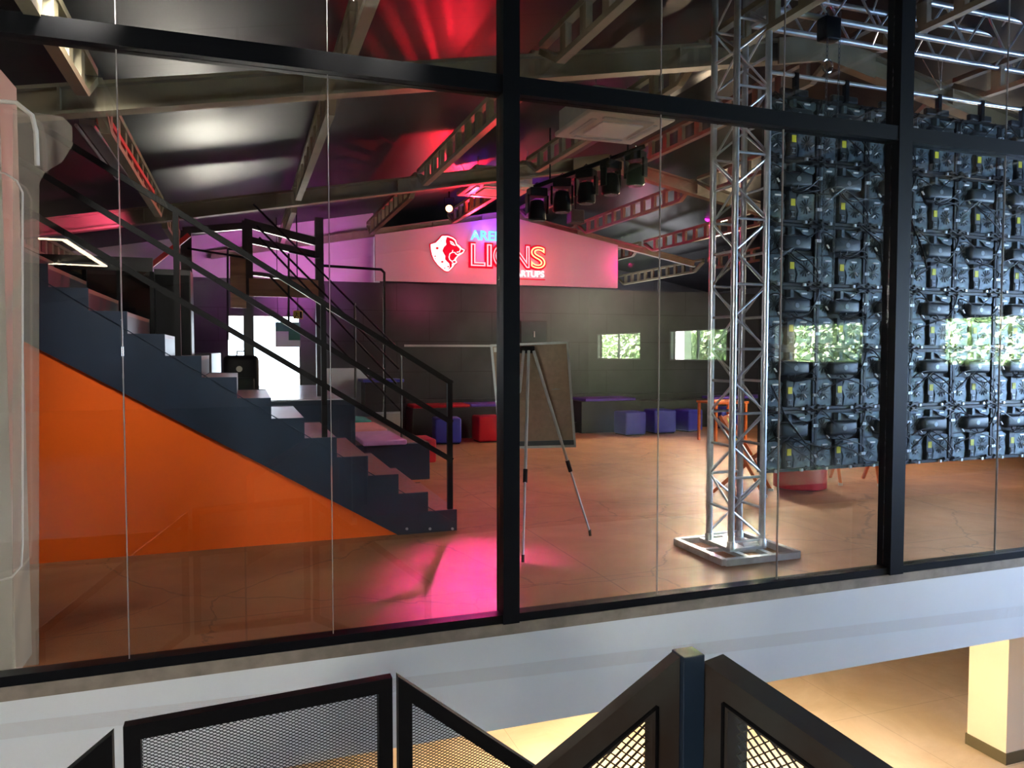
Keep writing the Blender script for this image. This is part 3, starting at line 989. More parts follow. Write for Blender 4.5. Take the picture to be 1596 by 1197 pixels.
a, b = P(358, 396, 'Y', YM - 0.1), P(384, 480, 'Y', YM - 0.1)
MB().box(a.x, b.x, YM - 0.1, YM - 0.06, b.z, a.z).build('plywood_sheet', M['boardwood'], t)
for (a, b) in (((355, 388), (355, 530)), ((355, 388), (384, 392)), ((450, 395), (450, 500)), ((450, 392), (497, 402)), ((292, 387), (384, 402))):
    MB().tube([P(*a, 'Y', YM - 0.15), P(*b, 'Y', YM - 0.15)], 0.014, 6).build('guard_tube', M['blackr'], t)
t = thing('loft_railing', 'thin black guard rail in front of the purple wall beside the sign', 'railing', (0, 0, 0))
MB().tube([P(*p, 'Y', 12.5) for p in ((503, 414), (594, 420), (599, 425), (599, 500))] + [Vector((P(599, 500, 'Y', 12.5).x, 12.5, 0.472))], 0.022, 8).build('guard_tube', M['blackr'], t, True)
# window bars in purple wall part at the left
# tilted red pole at far left and pale strut
a, b = P(222, 425, 'Y', 9.0), P(268, 388, 'Y', 9.0)
tag(MB().bar(a - (b - a) * .15, b + (b - a) * .6, 0.05, 0.05).build('red_brace', M['redpole']), 'slanting bright red pole behind the upper stair railing', 'pole')

# dark cabinets / smoked glass cubicle at the far left
t = thing('glass_cubicle', 'dark green smoked glass cubicle behind the orange panel', 'cubicle', (0, 0, 0))
a, b = P(62, 430, 'Y', 8.6), P(238, 430, 'Y', 8.6)
MB().box(a.x - 0.6, b.x, 8.6, 8.66, 2.42, 2.56).build('top_rail', M['darkwood'], t)
for px in (62, 133, 186, 238):
    q = P(px, 500, 'Y', 8.6)
    MB().box(q.x - .02, q.x + .02, 8.59, 8.65, 0, 2.42).build('frame_post', M['black'], t)
MB().box(a.x - .6, b.x, 8.615, 8.63, 0.02, 2.42).build('glass_pane', M['smoked'], t)
MB().box(a.x - .6, min(b.x, -0.95), 10.4, 10.5, 0.0, 2.4).build('back_panel', M['darkwall'], t)
a, b = P(240, 430, 'Y', 8.7), P(258, 525, 'Y', 8.7)
t = thing('tall_cabinet', 'tall black cabinet beside the smoked glass cubicle', 'cabinet', (0, 0, 0))
MB().box(a.x, a.x + .35, 8.7, 9.15, 0.0, 2.46, 0.006).build('body', M['darkwood'], t)
MB().box(a.x + .01, a.x + .34, 8.68, 8.70, 0.1, 2.4, 0.003).build('door', M['black'], t)
t = thing('white_cabinet', 'white cabinet behind the bleachers beneath the stair rails', 'cabinet', (0, 0, 0))
a, b = P(577, 640, 'Y', 13.6), P(626, 672, 'Y', 13.6)
MB().box(a.x, b.x, 13.6, 14.2, 0.0, 0.52, 0.006).build('body', M['white'], t)
MB().box(a.x + .02, b.x - .02, 13.58, 13.6, 0.05, 0.48, 0.003).build('door', M['offwhite'], t)
a, b = P(506, 560, 'Y', 13.9), P(576, 660, 'Y', 13.9)
tag(MB().box(a.x, b.x, 13.9, 13.97, 0.0, 1.30, 0.004).build('white_partition', M['white']), 'low white partition behind the seating steps', 'partition')
a, b = P(560, 588, 'Y', 13.75), P(622, 594, 'Y', 13.75)
t = thing('counter', 'pale blue topped counter against the dark wall behind the stair', 'counter', (0, 0, 0))
MB().box(a.x, b.x, 13.3, 13.9, 1.06, 1.11, 0.006).build('counter_top', M['bluef'], t)
MB().box(a.x + .05, b.x - .05, 13.4, 13.88, 0.53, 1.06).build('counter_body', M['darkwood'], t)
# green banner and exit sign near the doorway
a, b = P(429, 502, 'Y', 13.8), P(468, 541, 'Y', 13.8)
t = thing('hanging_banner', 'green and white banner hanging beside the bright doorway', 'banner', (0, 0, 0))
MB().box(a.x, b.x, 13.8, 13.83, b.z, a.z).build('banner_cloth', M['white'], t)
MB().box(a.x, b.x, 13.78, 13.80, a.z - .16, a.z).build('green_band', M['greenbanner'], t)
MB().box(a.x + .22, b.x, 13.78, 13.80, b.z + .12, a.z - .16).build('green_block', M['greenbanner'], t)
for f_ in (0.1, .9):
    x = a.x + (b.x - a.x) * f_
    MB().tube([(x, 13.815, a.z), (x, 13.815, deck_z(x))], 0.006, 6).build('suspension_cord', M['black'], t)
a, b = P(457, 484, 'Y', 12.9), P(472, 497, 'Y', 12.9)
t = thing('exit_sign', 'small yellow running-man exit sign hanging before the bright doorway', 'exit sign', (0, 0, 0))
MB().box(a.x, b.x, 12.9, 12.93, b.z, a.z, 0.004).build('sign_plate', M['exitsign'], t)
mz, mx_ = (a.z + b.z) / 2, (a.x + b.x) / 2
mm = MB()
mm.bar((mx_ - .035, 12.893, mz + .045), (mx_ - .02, 12.893, mz - .005), .008, .018, (0, 1, 0))
mm.bar((mx_ - .02, 12.893, mz), (mx_ - .055, 12.893, mz - .05), .008, .014, (0, 1, 0))
mm.bar((mx_ - .02, 12.893, mz), (mx_ + .01, 12.893, mz - .05), .008, .014, (0, 1, 0))
mm.bar((mx_ - .03, 12.893, mz + .03), (mx_ + .01, 12.893, mz + .01), .008, .012, (0, 1, 0))
mm.box(mx_ + .03, mx_ + .06, 12.888, 12.898, mz - .055, mz + .055)
mm.build('running_figure', M['black'], t)
MB().tube([(mx_, 12.915, a.z), (mx_, 12.915, deck_z(mx_))], 0.006, 6).build('hanger_pipe', M['black'], t)
# yard beyond the doorway
struct(MB().box(-9, dx1 + .1, YB + .2, 34, -0.15, -0.02).build('floor_yard', M['yard']))
# pale shelf line along the dark back wall
a, b = P(630, 538, 'Y', YB), P(780, 538, 'Y', YB)
tag(MB().box(a.x, b.x, YB - .03, YB, a.z - .03, a.z + .012).build('wall_rail', M['silver']), 'thin pale rail fixed along the dark back wall behind the flip chart', 'rail')

# ------------------------------------------------------------------ stools and benches
def stool(x, y, s, m, lab, rz=0.0, h=0.45, grp='cube stools along the back wall'):
    t = thing('cube_stool', lab, 'stool', (x, y, 0), rz, grp)
    MB().box(-s / 2, s / 2, -s / 2, s / 2, 0.015, h, 0.035).build('upholstered_body', m, t, True)
    MB().box(-s / 2 + .03, s / 2 - .03, -s / 2 + .03, s / 2 - .03, 0.0, 0.015).build('base_plate', M['black'], t)
    e = s / 2 - 0.002
    zz = h - 0.045
    MB().tube([(-e, -e + .03, zz), (-e, e - .03, zz), (-e + .03, e, zz), (e - .03, e, zz), (e, e - .03, zz), (e, -e + .03, zz), (e - .03, -e, zz), (-e + .03, -e, zz)], 0.004, 5, True).build('piping', m, t)
    return t


stool(7.05, 13.0, 0.46, M['bluef'], 'blue cube stool leftmost of the three beside the upright truss', 0.06, 0.45)
stool(7.78, 13.12, 0.48, M['bluef'], 'blue cube stool in the middle of the row of three', -0.05, 0.46)
stool(8.48, 13.2, 0.42, M['bluef'], 'blue cube stool rightmost of the row of three', 0.28, 0.44)
q = P(1131, 668, 'Z', 0)
stool(q.x + 0.1, q.y + .2, 0.42, M['bluef'], 'blue cube stool seen through the upright truss', 0.05, 0.44)
stool(3.36, 12.86, 0.46, M['bluef'], 'blue cube stool behind the foot of the stair railing', -0.12, 0.45)
stool(4.12, 12.88, 0.46, M['redf'], 'red cube stool just left of the flip chart', 0.0, 0.46)


def bench(x0, x1, y0, y1, h, lab, cush):
    t = thing('wall_bench', lab, 'bench', (0, 0, 0), 0, 'black benches along the back wall')
    MB().box(x0, x1, y0, y1, 0.0, h, 0.008).build('bench_box', M['darkwood'], t)
    MB().box(x0, x1, y1 - .05, y1, h, h + 0.12).build('back_ledge', M['darkwood'], t)
    for a, b, m, l2 in cush:
        tag(MB().box(a, b, y0 + .02, y1 - .06, h + .001, h + .055, 0.015).build('bench_pad', m, None, True), l2, 'cushion')


bz = 0.50
a0, a1, a2 = P(632, 634, 'Y', 13.5)[0], P(732, 634, 'Y', 13.5)[0], P(778, 634, 'Y', 13.5)[0]
bench(a0 + .12, a2 + .6, 13.45, 14.1, 0.57, 'black bench with red and purple pads behind the blue and red stools', [(a0 + .14, a1, M['redf'], 'long red seat pad on the black bench'), (a1 + .02, a2 + .3, M['purplef'], 'purple seat pad beside the long red one')])
b0, b1 = P(912, 628, 'Y', 13.5)[0], P(990, 628, 'Y', 13.5)[0]
bench(b0 - .1, b1 + .1, 13.45, 14.2, 0.62, 'black bench with a single purple pad right of the flip chart', [(b0, b1, M['purplef'], 'purple seat pad on the bench right of the flip chart')])
b2, b3 = P(1112, 628, 'Y', 13.8)[0], P(1186, 628, 'Y', 13.8)[0]
bench(b1 + .15, b3 + 1.5, 13.75, 14.3, 0.58, 'long low black bench behind the three blue stools', [(b2, b3 + .8, M['purplef'], 'purple seat pad seen through the upright truss')])
tag(MB().box(b0 - .75, b0 - .12, 13.6, 14.1, 0.0, 0.20, 0.006).build('low_plinth', M['darkwood']), 'low grey plinth between the flip chart and the purple topped bench', 'plinth')
t = thing('floor_speaker', 'small dark loudspeaker standing on the low plinth', 'loudspeaker', (b0 - .5, 13.85, 0.20))
MB().box(-.14, .14, -.12, .12, 0, .26, 0.008).build('speaker_cabinet', M['pbox'], t)
MB().lathe([(0.09, 0), (0.08, -0.008), (0.02, -0.002)], 20, (0, -.12, .12), 'Y').build('cone', M['black'], t, True)
# dark upper lockers at back
a, b = P(808, 500, 'Y', 14.4), P(850, 535, 'Y', 14.4)
t = thing('wall_cabinet', 'dark cabinet on the back wall above the flip chart', 'cabinet', (0, 0, 0))
MB().box(a.x, b.x, 14.3, 14.69, b.z, a.z, 0.005).build('body', M['darkwood'], t)
MB().box(a.x + .02, b.x - .02, 14.28, 14.3, b.z + .02, a.z - .02, 0.003).build('door', M['pbox'], t)
MB().box((a.x + b.x) / 2 - .01, (a.x + b.x) / 2 + .01, 14.26, 14.28, b.z + .12, b.z + .24).build('handle', M['silver'], t)

# ------------------------------------------------------------------ flip chart easel
t = thing('flip_chart_easel', 'brown-backed flip chart on a silver tripod facing away from the glass', 'easel', (0, 0, 0))
tl, tr, brr = P(764, 537, 'Y', 6.22), P(886, 532, 'Y', 6.02), P(898, 697, 'Y', 5.92)
blc = P(779, 700, 'Y', 6.12)
bx, by = (tr - tl), (blc - tl)
nrm = bx.cross(by).normalized()
if nrm.y > 0:
    nrm = -nrm


def bp_(u, v, o=0.0):
    return tl + bx * u + (blc - tl).lerp(brr - tr, u) * v + nrm * o


def quad(mb, u0, u1, v0, v1, o, th):
    mb.prism([bp_(u0, v0, o), bp_(u1, v0, o), bp_(u1, v1, o), bp_(u0, v1, o)], nrm * -th)


k = MB()
quad(k, 0.02, 0.98, 0.02, 0.98, 0.0, 0.012)
k.build('board', M['cork'], t)
k = MB()
quad(k, 0, 1, 0, .022, .006, .024)
quad(k, 0, .03, .022, .978, .006, .024)
quad(k, .97, 1, .022, .978, .006, .024)
quad(k, 0, 1, .978, 1, .006, .024)
k.build('board_frame', M['silver'], t)
k = MB()
quad(k, 0.03, .97, .93, .975, .03, .03)
k.build('pen_tray', M['pbox'], t)
hub = P(822, 545, 'Y', 5.98)
MB().box(hub.x - .06, hub.x + .06, hub.y - .02, hub.y + .03, hub.z - .03, hub.z + .03, 0.006).build('tripod_hub', M['black'], t)
f1, f2 = P(815, 876, 'Z', 0.0), P(920, 835, 'Z', 0.0)
f3 = P(791, 812, 'Z', 0.0)
for i, (hx, f) in enumerate(((-.0, f1), (.045, f2), (-.045, f3))):
    top = hub + Vector((hx, -0.03, -0.01))
    d = (f - top)
    mid = top + d * 0.62
    lg = MB().tube([top, mid], 0.0125, 10).build('leg', M['silver'], t, True)
    MB().tube([mid, f + Vector((0, 0, 0.02)) - d * 0.01], 0.009, 10).build('leg_extension', M['silver'], lg, True)
    MB().tube([mid - d * 0.035, mid + d * 0.025], 0.018, 10).build('clamp_sleeve', M['black'], lg, True)
    MB().tube([f + Vector((0, 0, 0.035)) - d * 0.012, f + Vector((0, 0, 0.0))], 0.012, 10).build('rubber_foot', M['black'], lg, True)
k = MB()
quad(k, 0.78, 0.80, 0.44, 0.445, .004, .004)
quad(k, 0.74, 0.84, 0.447, 0.452, .004, .004)
k.build('scratch_mark', M['logo'], t)
a = bp_(.06, .04, .01)
k = MB()
quad(k, .04, .11, .03, .075, .006, .004)
k.build('paper_tag', M['offwhite'], t)

# ------------------------------------------------------------------ aluminium truss
TC = (3.70, 5.06)
TW = 0.145
t = thing('truss_tower', 'upright aluminium box truss on a square base just behind the glass', 'truss', (TC[0], TC[1], 0))
for i in (-1, 1):
    for j in (-1, 1):
        MB().tube([(i * TW, j * TW, 0.10), (i * TW, j * TW, 4.44)], 0.0255, 14).build('upright_tube', M['alu'], t, True)
b = MB()
nz_ = 9
for k in range(nz_):
    z = 0.12 + k * 0.5
    for fi, (p, q_) in enumerate((((-1, -1), (1, -1)), ((1, -1), (1, 1)), ((1, 1), (-1, 1)), ((-1, 1), (-1, -1)))):
        z = 0.12 + k * 0.5 + (0.25 if fi % 2 else 0.0)
        if z > 4.4:
            continue
        b.tube([(p[0] * TW, p[1] * TW, z), (q_[0] * TW, q_[1] * TW, z)], 0.011, 8)
        if z + .48 < 4.44:
            b.tube([(q_[0] * TW, q_[1] * TW, z + .02), (p[0] * TW, p[1] * TW, z + .25)], 0.009, 8)
            b.tube([(p[0] * TW, p[1] * TW, z + .25), (q_[0] * TW, q_[1] * TW, z + .48)], 0.009, 8)
b.build('bracing', M['alu'], t, True)
bs = 0.335
for nm_, args in (('base_tube', [(-bs, -bs, bs, -bs), (bs, -bs, bs, bs), (bs, bs, -bs, bs), (-bs, bs, -bs, -bs)]),):
    for (x0, y0, x1, y1) in args:
        MB().bar((x0, y0, .03), (x1, y1, .03), .05, .05).build(nm_, M['alu'], t)
for o_ in (-.11, .11):
    MB().bar((o_, -bs, .035), (o_, bs, .035), .045, .03).build('base_cross_bar', M['alu'], t)
MB().bar((-bs, 0, .032), (bs, 0, .032), .045, .03).build('base_cross_bar', M['alu'], t)
MB().box(-.17, .17, -.17, .17, .05, .075, .004).build('base_plate', M['alu'], t)
MB().tube([(-.02, -.10, .06), (.14, -.12, .06)], [.05, .04], 14).build('sandbag', M['white'], t, True)
for i in (-1, 1):
    for j in (-1, 1):
        MB().lathe([(0.034, 0), (0.034, .05), (.026, .06)], 12, (i * TW, j * TW, 0.07)).build('coupler', M['alu'], t, True)

# horizontal truss along the top
HY, HZ = 5.06, 4.37
t = thing('ceiling_truss', 'horizontal aluminium box truss above the LED wall', 'truss', (3.91, HY, HZ))
hl = 4.5
for i in (-1, 1):
    for j in (-1, 1):
        MB().tube([(0.0, i * .145, j * .145), (hl, i * .145, j * .145)], 0.0255, 12).build('chord_tube', M['alu'], t, True)
b = MB()
kk = 0
x = 0.05
while x < hl - .3:
    for i in (-1, 1):
        b.tube([(x, i * .145, -.145), (x + .22, i * .145, .145)], 0.010, 8)
        b.tube([(x + .24, i * .145, .145), (x + .46, i * .145, -.145)], 0.010, 8)
        b.tube([(x, -.145, i * .145), (x + .22, .145, i * .145)], 0.009, 8)
    x += 0.48
b.build('bracing', M['alu'], t, True)
MB().box(-.05, .0, -.17, .17, -.17, .17, .005).build('end_plate', M['alu'], t)
for xx in (1.0, 3.2):
    MB().tube([(xx, 0, .14), (xx, 0, deck_z(3.84 + xx) - HZ)], 0.012, 8).build('hanger_pipe', M['silver'], t)

# rigging bar over the LED wall
LX, LY, LZ, CW = 3.905, 5.0, 0.625, 0.5
t = thing('rigging_bar', 'thin silver rigging bar just above the LED wall', 'bar', (0, 0, 0))
MB().tube([(LX - .02, LY - 0.02, 3.78), (LX + 3.6, LY - 0.02, 3.78)], 0.016, 10).build('bar_tube', M['alu'], t, True)
for i in range(7):
    x = LX + .25 + i * .5
    MB().box(x - .02, x + .02, LY - .04, LY + .0, 3.62, 3.80, .004).build('clamp', M['black'], t)
    MB().box(x - .13, x + .13, LY - .02, LY + .02, 3.626, 3.68, .01).build('hanging_bracket', M['shell'], t)


def chain(x, y, z0, z1, lab, sway=0.0):
    b = MB()
    L = 0.045
    nn = int((z0 - z1) / (L * .78))
    for i in range(nn):
        z = z0 - i * L * .78
        xx = x + sway * i / nn
        pts = []
        for a in range(10):
            th = 2 * math.pi * a / 10
            u, v = math.cos(th) * .008, math.sin(th) * L / 2
            pts.append((xx + (u if i % 2 else 0), y + (0 if i % 2 else u), z + v))
        b.tube(pts, 0.0023, 5, True)
    return tag(b.build('hoist_chain', M['pbox'], None, True), lab, 'chain', 'chains hanging in front of the LED wall')


qx = P(1289, 120, 'Y', 4.82)
chain(qx.x, 4.82, 4.23, 1.95, 'hoist chain hanging in front of the LED wall, the one nearer the upright truss', -.02)
qx2 = P(1308, 120, 'Y', 4.82)
chain(qx2.x, 4.82, 4.23, 1.95, 'hoist chain hanging in front of the LED wall, the one nearer the black mullion', -.03)
t = thing('chain_hoist', 'small black chain hoist clamped beneath the ceiling truss', 'hoist', (qx.x + .04, 4.86, 4.19))
MB().box(-.07, .09, -.05, .06, -.16, .02, 0.02).build('hoist_body', M['black'], t, True)
MB().tube([(0.0, 0, .0), (0, 0.03, .06)], 0.012, 8).build('top_hook', M['chrome'], t, True)
MB().tube([(-.02 + .05 * math.cos(a * .5), -.02, -.36 + .05 * math.sin(a * .5)) for a in range(-6, 6)], 0.008, 6).build('load_hook', M['chrome'], t, True)
for i, px in enumerate((1438, 1462, 1469)):
    a, b_ = P(px, 92, 'Y', 4.9), P(1466, 140, 'Y', 4.95)
    tag(MB().tube([a, b_], 0.003, 5).build('steel_wire', M['chrome']), ['slanting steel wire holding the rigging bar', 'thin steel wire beside the slanting one', 'straight steel wire furthest from the mullion'][i], 'wire', 'steel wires on the rigging bar')

# ------------------------------------------------------------------ LED cabinets (seen from the rear)
def cabinet_proto(var):
    t = thing('led_panel', 'x', 'LED panel', (0, 0, 0), 0, 'LED panels of the hanging video wall')
    s = MB()
    s.box(0.003, .497, .02, .07, .003, .497)               # rear sheet
    for a in (0.003, .475):
        s.box(a, a + .022, -.01, .03, .003, .497)
    for a in (0.003, .475):
        s.box(.003, .497, -.01, .03, a, a + .022)
    s.build('panel_shell', M['shell'], t)
    # cast ribs plates: left column and right column, notched
    for k_, pl in enumerate(([(.03, .03), (.17, .03), (.185, .10), (.165, .17), (.19, .22), (.13, .25), (.03, .245)],
               [(.03, .26), (.12, .265), (.10, .33), (.145, .39), (.19, .43), (.185, .47), (.03, .47)],
               [(.30, .03), (.47, .03), (.47, .245), (.40, .25), (.31, .235), (.285, .17), (.315, .10)],
               [(.33, .45), (.28, .47), (.47, .47), (.47, .42), (.45, .40), (.36, .42)])):
        p = MB().prism([(x, .021, z) for x, z in pl], (0, -.022, 0))
        p.build('cast_plate', M['plate'], t)
    r = MB()
    for (x, z) in ((.09, .14), (.385, .14), (.09, .36)):
        for a in range(6):
            th = a * math.pi / 6 + .2
            L = .06
            r.bar((x - L * math.cos(th), -.003, z - L * math.sin(th)), (x + L * math.cos(th), -.003, z + L * math.sin(th)), .006, .007, (0, 1, 0))
    r.build('rib_pattern', M['pbox'], t)
    cc = MB()
    cc.box(.205, .275, -.02, .02, .03, .25, .004)
    cc.build('control_column', M['pbox'], t)
    MB().box(.212, .262, -.026, -.02, .035, .10).build('socket_block', M['shell'], t)
    k2 = MB()
    for z in (.05, .085):
        k2.box(.222, .252, -.029, -.026, z - .004, z + .004)
    k2.box(.234, .240, -.029, -.026, .05, .085)
    k2.build('socket_outline', M['logo'], t)
    MB().box(.222, .262, -.024, -.0205, .135, .19).build('warning_sticker', M['yellow'], t)
    MB().box(.13, .41, -.055, .02, .285, .40, .026).build('power_box', M['pbox'], t, True)
    MB().lathe([(.022, 0), (.020, -.002)], 16, (.27, -.055, .343), 'Y').build('round_badge', M['logo'], t)
    MB().box(.225, .255, -.03, .02, .41, .47).build('cable_gland', M['plate'], t)
    h = MB()
    h.box(.065, .125, -.03, -.018, .205, .217, .003)
    h.box(.33, .39, -.03, -.018, .205, .217, .003)
    h.box(.065, .12, -.03, -.018, .425, .437, .003)
    h.box(.335, .39, -.03, -.018, .435, .447, .003)
    rr = random.Random(var)
    for q_ in ((.06, .09), (.40, .10), (.12, .3)):
        a = rr.choice((.7, -.8, 2.2))
        x, z = q_[0] + rr.uniform(-.015, .015), q_[1] + rr.uniform(-.02, .02)
        h.bar((x, -.024, z), (x + .035 * math.cos(a), -.024, z + .035 * math.sin(a)), .006, .014, (0, 1, 0))
    h.build('latch_handle', M['glint'], t)  # latch bars and slivers coloured near white to stand in for glints
    cl = MB()
    for (x, z) in ((.013, .12), (.013, .37), (.487, .12), (.487, .37), (.12, .013), (.37, .013)):
        cl.box(x - .012, x + .012, -.028, -.008, z - .012, z + .012, .003)
    cl.build('corner_clip', M['silver'], t)
    cross = MB()
    for (x, z) in ((.445, .475), (.055, .475), (.445, .025), (.055, .025)):
        for a in (.5, 2.3):
            cross.bar((x - .05 * math.cos(a), -.02, z - .02 * math.sin(a)), (x + .05 * math.cos(a), -.02, z + .02 * math.sin(a)), .012, .02, (0, 1, 0))
    cross.build('corner_clamp', M['rubber'], t)
    for j in range(6):
        p0 = Vector((rr.uniform(.2, .3), -.03, rr.uniform(.24, .29)))
        p3 = Vector((rr.choice((.02, .48)), -.035, rr.uniform(.0, .48)))
        p1 = p0 + Vector((rr.uniform(-.2, .2), -.03, rr.uniform(-.16, .1)))
        p2 = p3 + Vector((rr.uniform(-.1, .1), -.02, rr.uniform(.02, .12)))
        pts = []
        for i in range(13):
            u = i / 12
            pts.append(p0 * (1 - u) ** 3 + p1 * 3 * u * (1 - u) ** 2 + p2 * 3 * u * u * (1 - u) + p3 * u ** 3)
        MB().tube(pts, .0055, 6).build('cable', M['rubber'], t, True)
    return t


protos = [cabinet_proto(s) for s in (1, 2, 3)]
used = [False] * 3
rows = ['bottom row', 'second row up', 'third row up', 'fourth row up', 'fifth row up', 'top row']
cols = ['first', 'second', 'third', 'fourth', 'fifth', 'sixth']
for r_ in range(6):
    for c_ in range(6):
        v = (r_ * 2 + c_ + (r_ * c_) % 2) % 3
        if not used[v]:
            o = protos[v]
            used[v] = True
        else:
            o = copy_tree(protos[v])
        o.location = (LX + c_ * .5, LY, LZ + r_ * .5)
        o['label'] = 'rear of the LED panel %s from the upright truss in the %s' % (cols[c_], rows[r_])
# loose cables drooping across cabinets
for i, pts in enumerate(([(1202, 600), (1225, 650), (1255, 690), (1290, 700), (1320, 690)], [(1300, 692), (1330, 702), (1350, 718), (1384, 722)], [(1415, 330), (1440, 395), (1445, 420), (1430, 430)], [(1340, 350), (1372, 380), (1377, 430)])):
    b = MB()
    w = [P(x, y, 'Y', LY - .06) for x, y in pts]
    sm = []
    for k in range(len(w) - 1):
        for u in (0, .33, .66):
            sm.append(w[k].lerp(w[k + 1], u))
    sm.append(w[-1])
    tag(b.tube(sm, .007, 6).build('loose_cable', M['rubber'], None, True), ['black cable drooping over the lowest LED panels beside the truss', 'black cable sagging along the bottom edge of the LED wall', 'black cable curling on the LED panels right of the mullion', 'black cable left of the mullion high on the LED panels'][i], 'cable', 'loose cables on the LED wall')

# ------------------------------------------------------------------ things beyond the LED wall
t = thing('round_ottoman', 'round red ottoman on the floor beneath the LED wall', 'ottoman', (6.2, 7.25, 0))
MB().lathe([(.28, 0.0), (.30, .01), (.30, .40), (.285, .43), (.24, .445), (0.02, .45)], 40).build('upholstered_body', M['redf'], t, True)
MB().lathe([(.303, .395), (.306, .40), (.303, .405)], 40).build('piping', M['redf'], t, True)


def folding_chair(x, y, rz, lab):
    t = thing('deck_chair', lab, 'folding chair', (x, y, 0), rz, 'orange folding chairs')
    for s in (-.22, .22):
        MB().bar((s, -.28, 0.0), (s, .22, .88), .03, .035).build('leg', M['orangechair'], t)
        MB().bar((s * .9, .30, 0.0), (s * .9, -.22, .50), .03, .035).build('leg', M['orangechair'], t)
        MB().box(s - .02, s + .02, -.30, -.25, 0.0, .03).build('rubber_foot', M['offwhite'], t)
    MB().bar((-.22, .20, .84), (.22, .20, .84), .03, .05).build('top_bar', M['orangechair'], t)
    MB().bar((-.22, -.21, .48), (.22, -.21, .48), .03, .03).build('cross_bar', M['orangechair'], t)
    MB().bar((-.19, .0, .44), (-.19, .0, .441), .01, .01).build('pin', M['chrome'], t)
    p = MB().prism([(-.2, -.2, .49), (-.2, -.02, .38), (-.2, .19, .84), (-.2, .205, .835), (-.2, 0.0, .365), (-.2, -.2, .475)], (.4, 0, 0))
    p.build('sling_seat', M['orangechair'], t)
    MB().prism([(-.02, -.21, .495), (-.02, -.025, .39), (-.02, .185, .845), (-.02, .19, .84), (-.02, -.02, .385), (-.02, -.205, .49)], (.05, 0, 0)).build('lime_stripe', M['limepad'], t)
    return t


q = P(1160, 720, 'Z', 0.25)
folding_chair(5.36, 7.2, 0.75, 'orange folding chair with a lime stripe seen through the upright truss')
folding_chair(7.05, 7.3, -0.5, 'orange folding chair right of the round red ottoman')
a = P(1192, 640, 'Y', 11.0)
t = thing('bar_table', 'orange-red side table behind the folding chairs', 'table', (8.1, 11.5, 0))
MB().box(-.35, .35, -.3, .3, .68, .72, .006).build('table_top', M['orangechair'], t)
for i in (-1, 1):
    for j in (-1, 1):
        MB().box(i * .31 - .02, i * .31 + .02, j * .26 - .02, j * .26 + .02, 0, .68).build('leg', M['orangechair'], t)

# ------------------------------------------------------------------ lobby: column below, LED light reflected in glass
t = thing('lower_column', 'cream square column with dark skirting on the lower floor', 'column', (8.9, 6.7, -3.4))
MB().box(-.26, .26, -.26, .26, 0, 2.755).build('shaft', M['column'], t)
MB().box(-.275, .275, -.275, .275, 0, .14).build('skirting', M['skirt'], t)

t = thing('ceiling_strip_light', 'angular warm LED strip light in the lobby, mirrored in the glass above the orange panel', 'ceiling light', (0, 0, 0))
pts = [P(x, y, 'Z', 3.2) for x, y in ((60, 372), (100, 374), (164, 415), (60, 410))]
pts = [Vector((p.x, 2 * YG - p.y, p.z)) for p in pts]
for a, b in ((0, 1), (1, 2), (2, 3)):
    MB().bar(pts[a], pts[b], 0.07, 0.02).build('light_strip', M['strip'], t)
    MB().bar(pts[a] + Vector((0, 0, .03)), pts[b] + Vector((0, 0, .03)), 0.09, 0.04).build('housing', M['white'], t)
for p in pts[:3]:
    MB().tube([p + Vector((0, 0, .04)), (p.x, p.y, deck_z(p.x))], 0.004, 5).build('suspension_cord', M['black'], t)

# outdoors seen mirrored through the lobby windows
struct(MB().box(11.3, 40, -26, 14, -0.6, -0.35).build('floor_garden', M['lawn']))


def bush(x, y, w, d, h, lab, seed, name='garden_bush'):
    rr = random.Random(seed)
    b = bmesh.new()
    nl = int(900 * max(w * h, 1) ** .8)
    for i in range(nl):
        th, ph = rr.uniform(0, 2 * math.pi), math.acos(rr.uniform(-1, 1))
        rad = rr.uniform(.72, 1.0)
        c = Vector((x + math.sin(ph) * math.cos(th) * d / 2 * rad, y + math.sin(ph) * math.sin(th) * w / 2 * rad, h / 2 + math.cos(ph) * h / 2 * rad))
        s = rr.uniform(.07, .15)
        n_ = Vector((rr.gauss(0, 1), rr.gauss(0, 1), rr.gauss(0, 1))).normalized()
        u = n_.orthogonal().normalized() * s
        v = n_.cross(u)
        vs = [b.verts.new(c + u), b.verts.new(c + v * .5), b.verts.new(c - u), b.verts.new(c - v * .5)]
        b.faces.new(vs)
    me = bpy.data.meshes.new('foliage')
    b.to_mesh(me)
    b.free()
    me.materials.append(M['hedge'])
    t = thing(name, lab, 'bush', (0, 0, -.35))
    o = bpy.data.objects.new('foliage', me)
    COL.objects.link(o)
    o.parent = t
    MB().tube([(x, y, 0), (x + .05, y, h * .7)], [.12, .06], 8).build('trunk', M['trunk'], t)


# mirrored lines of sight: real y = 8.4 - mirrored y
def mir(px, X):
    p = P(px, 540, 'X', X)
    return 8.4 - p.y


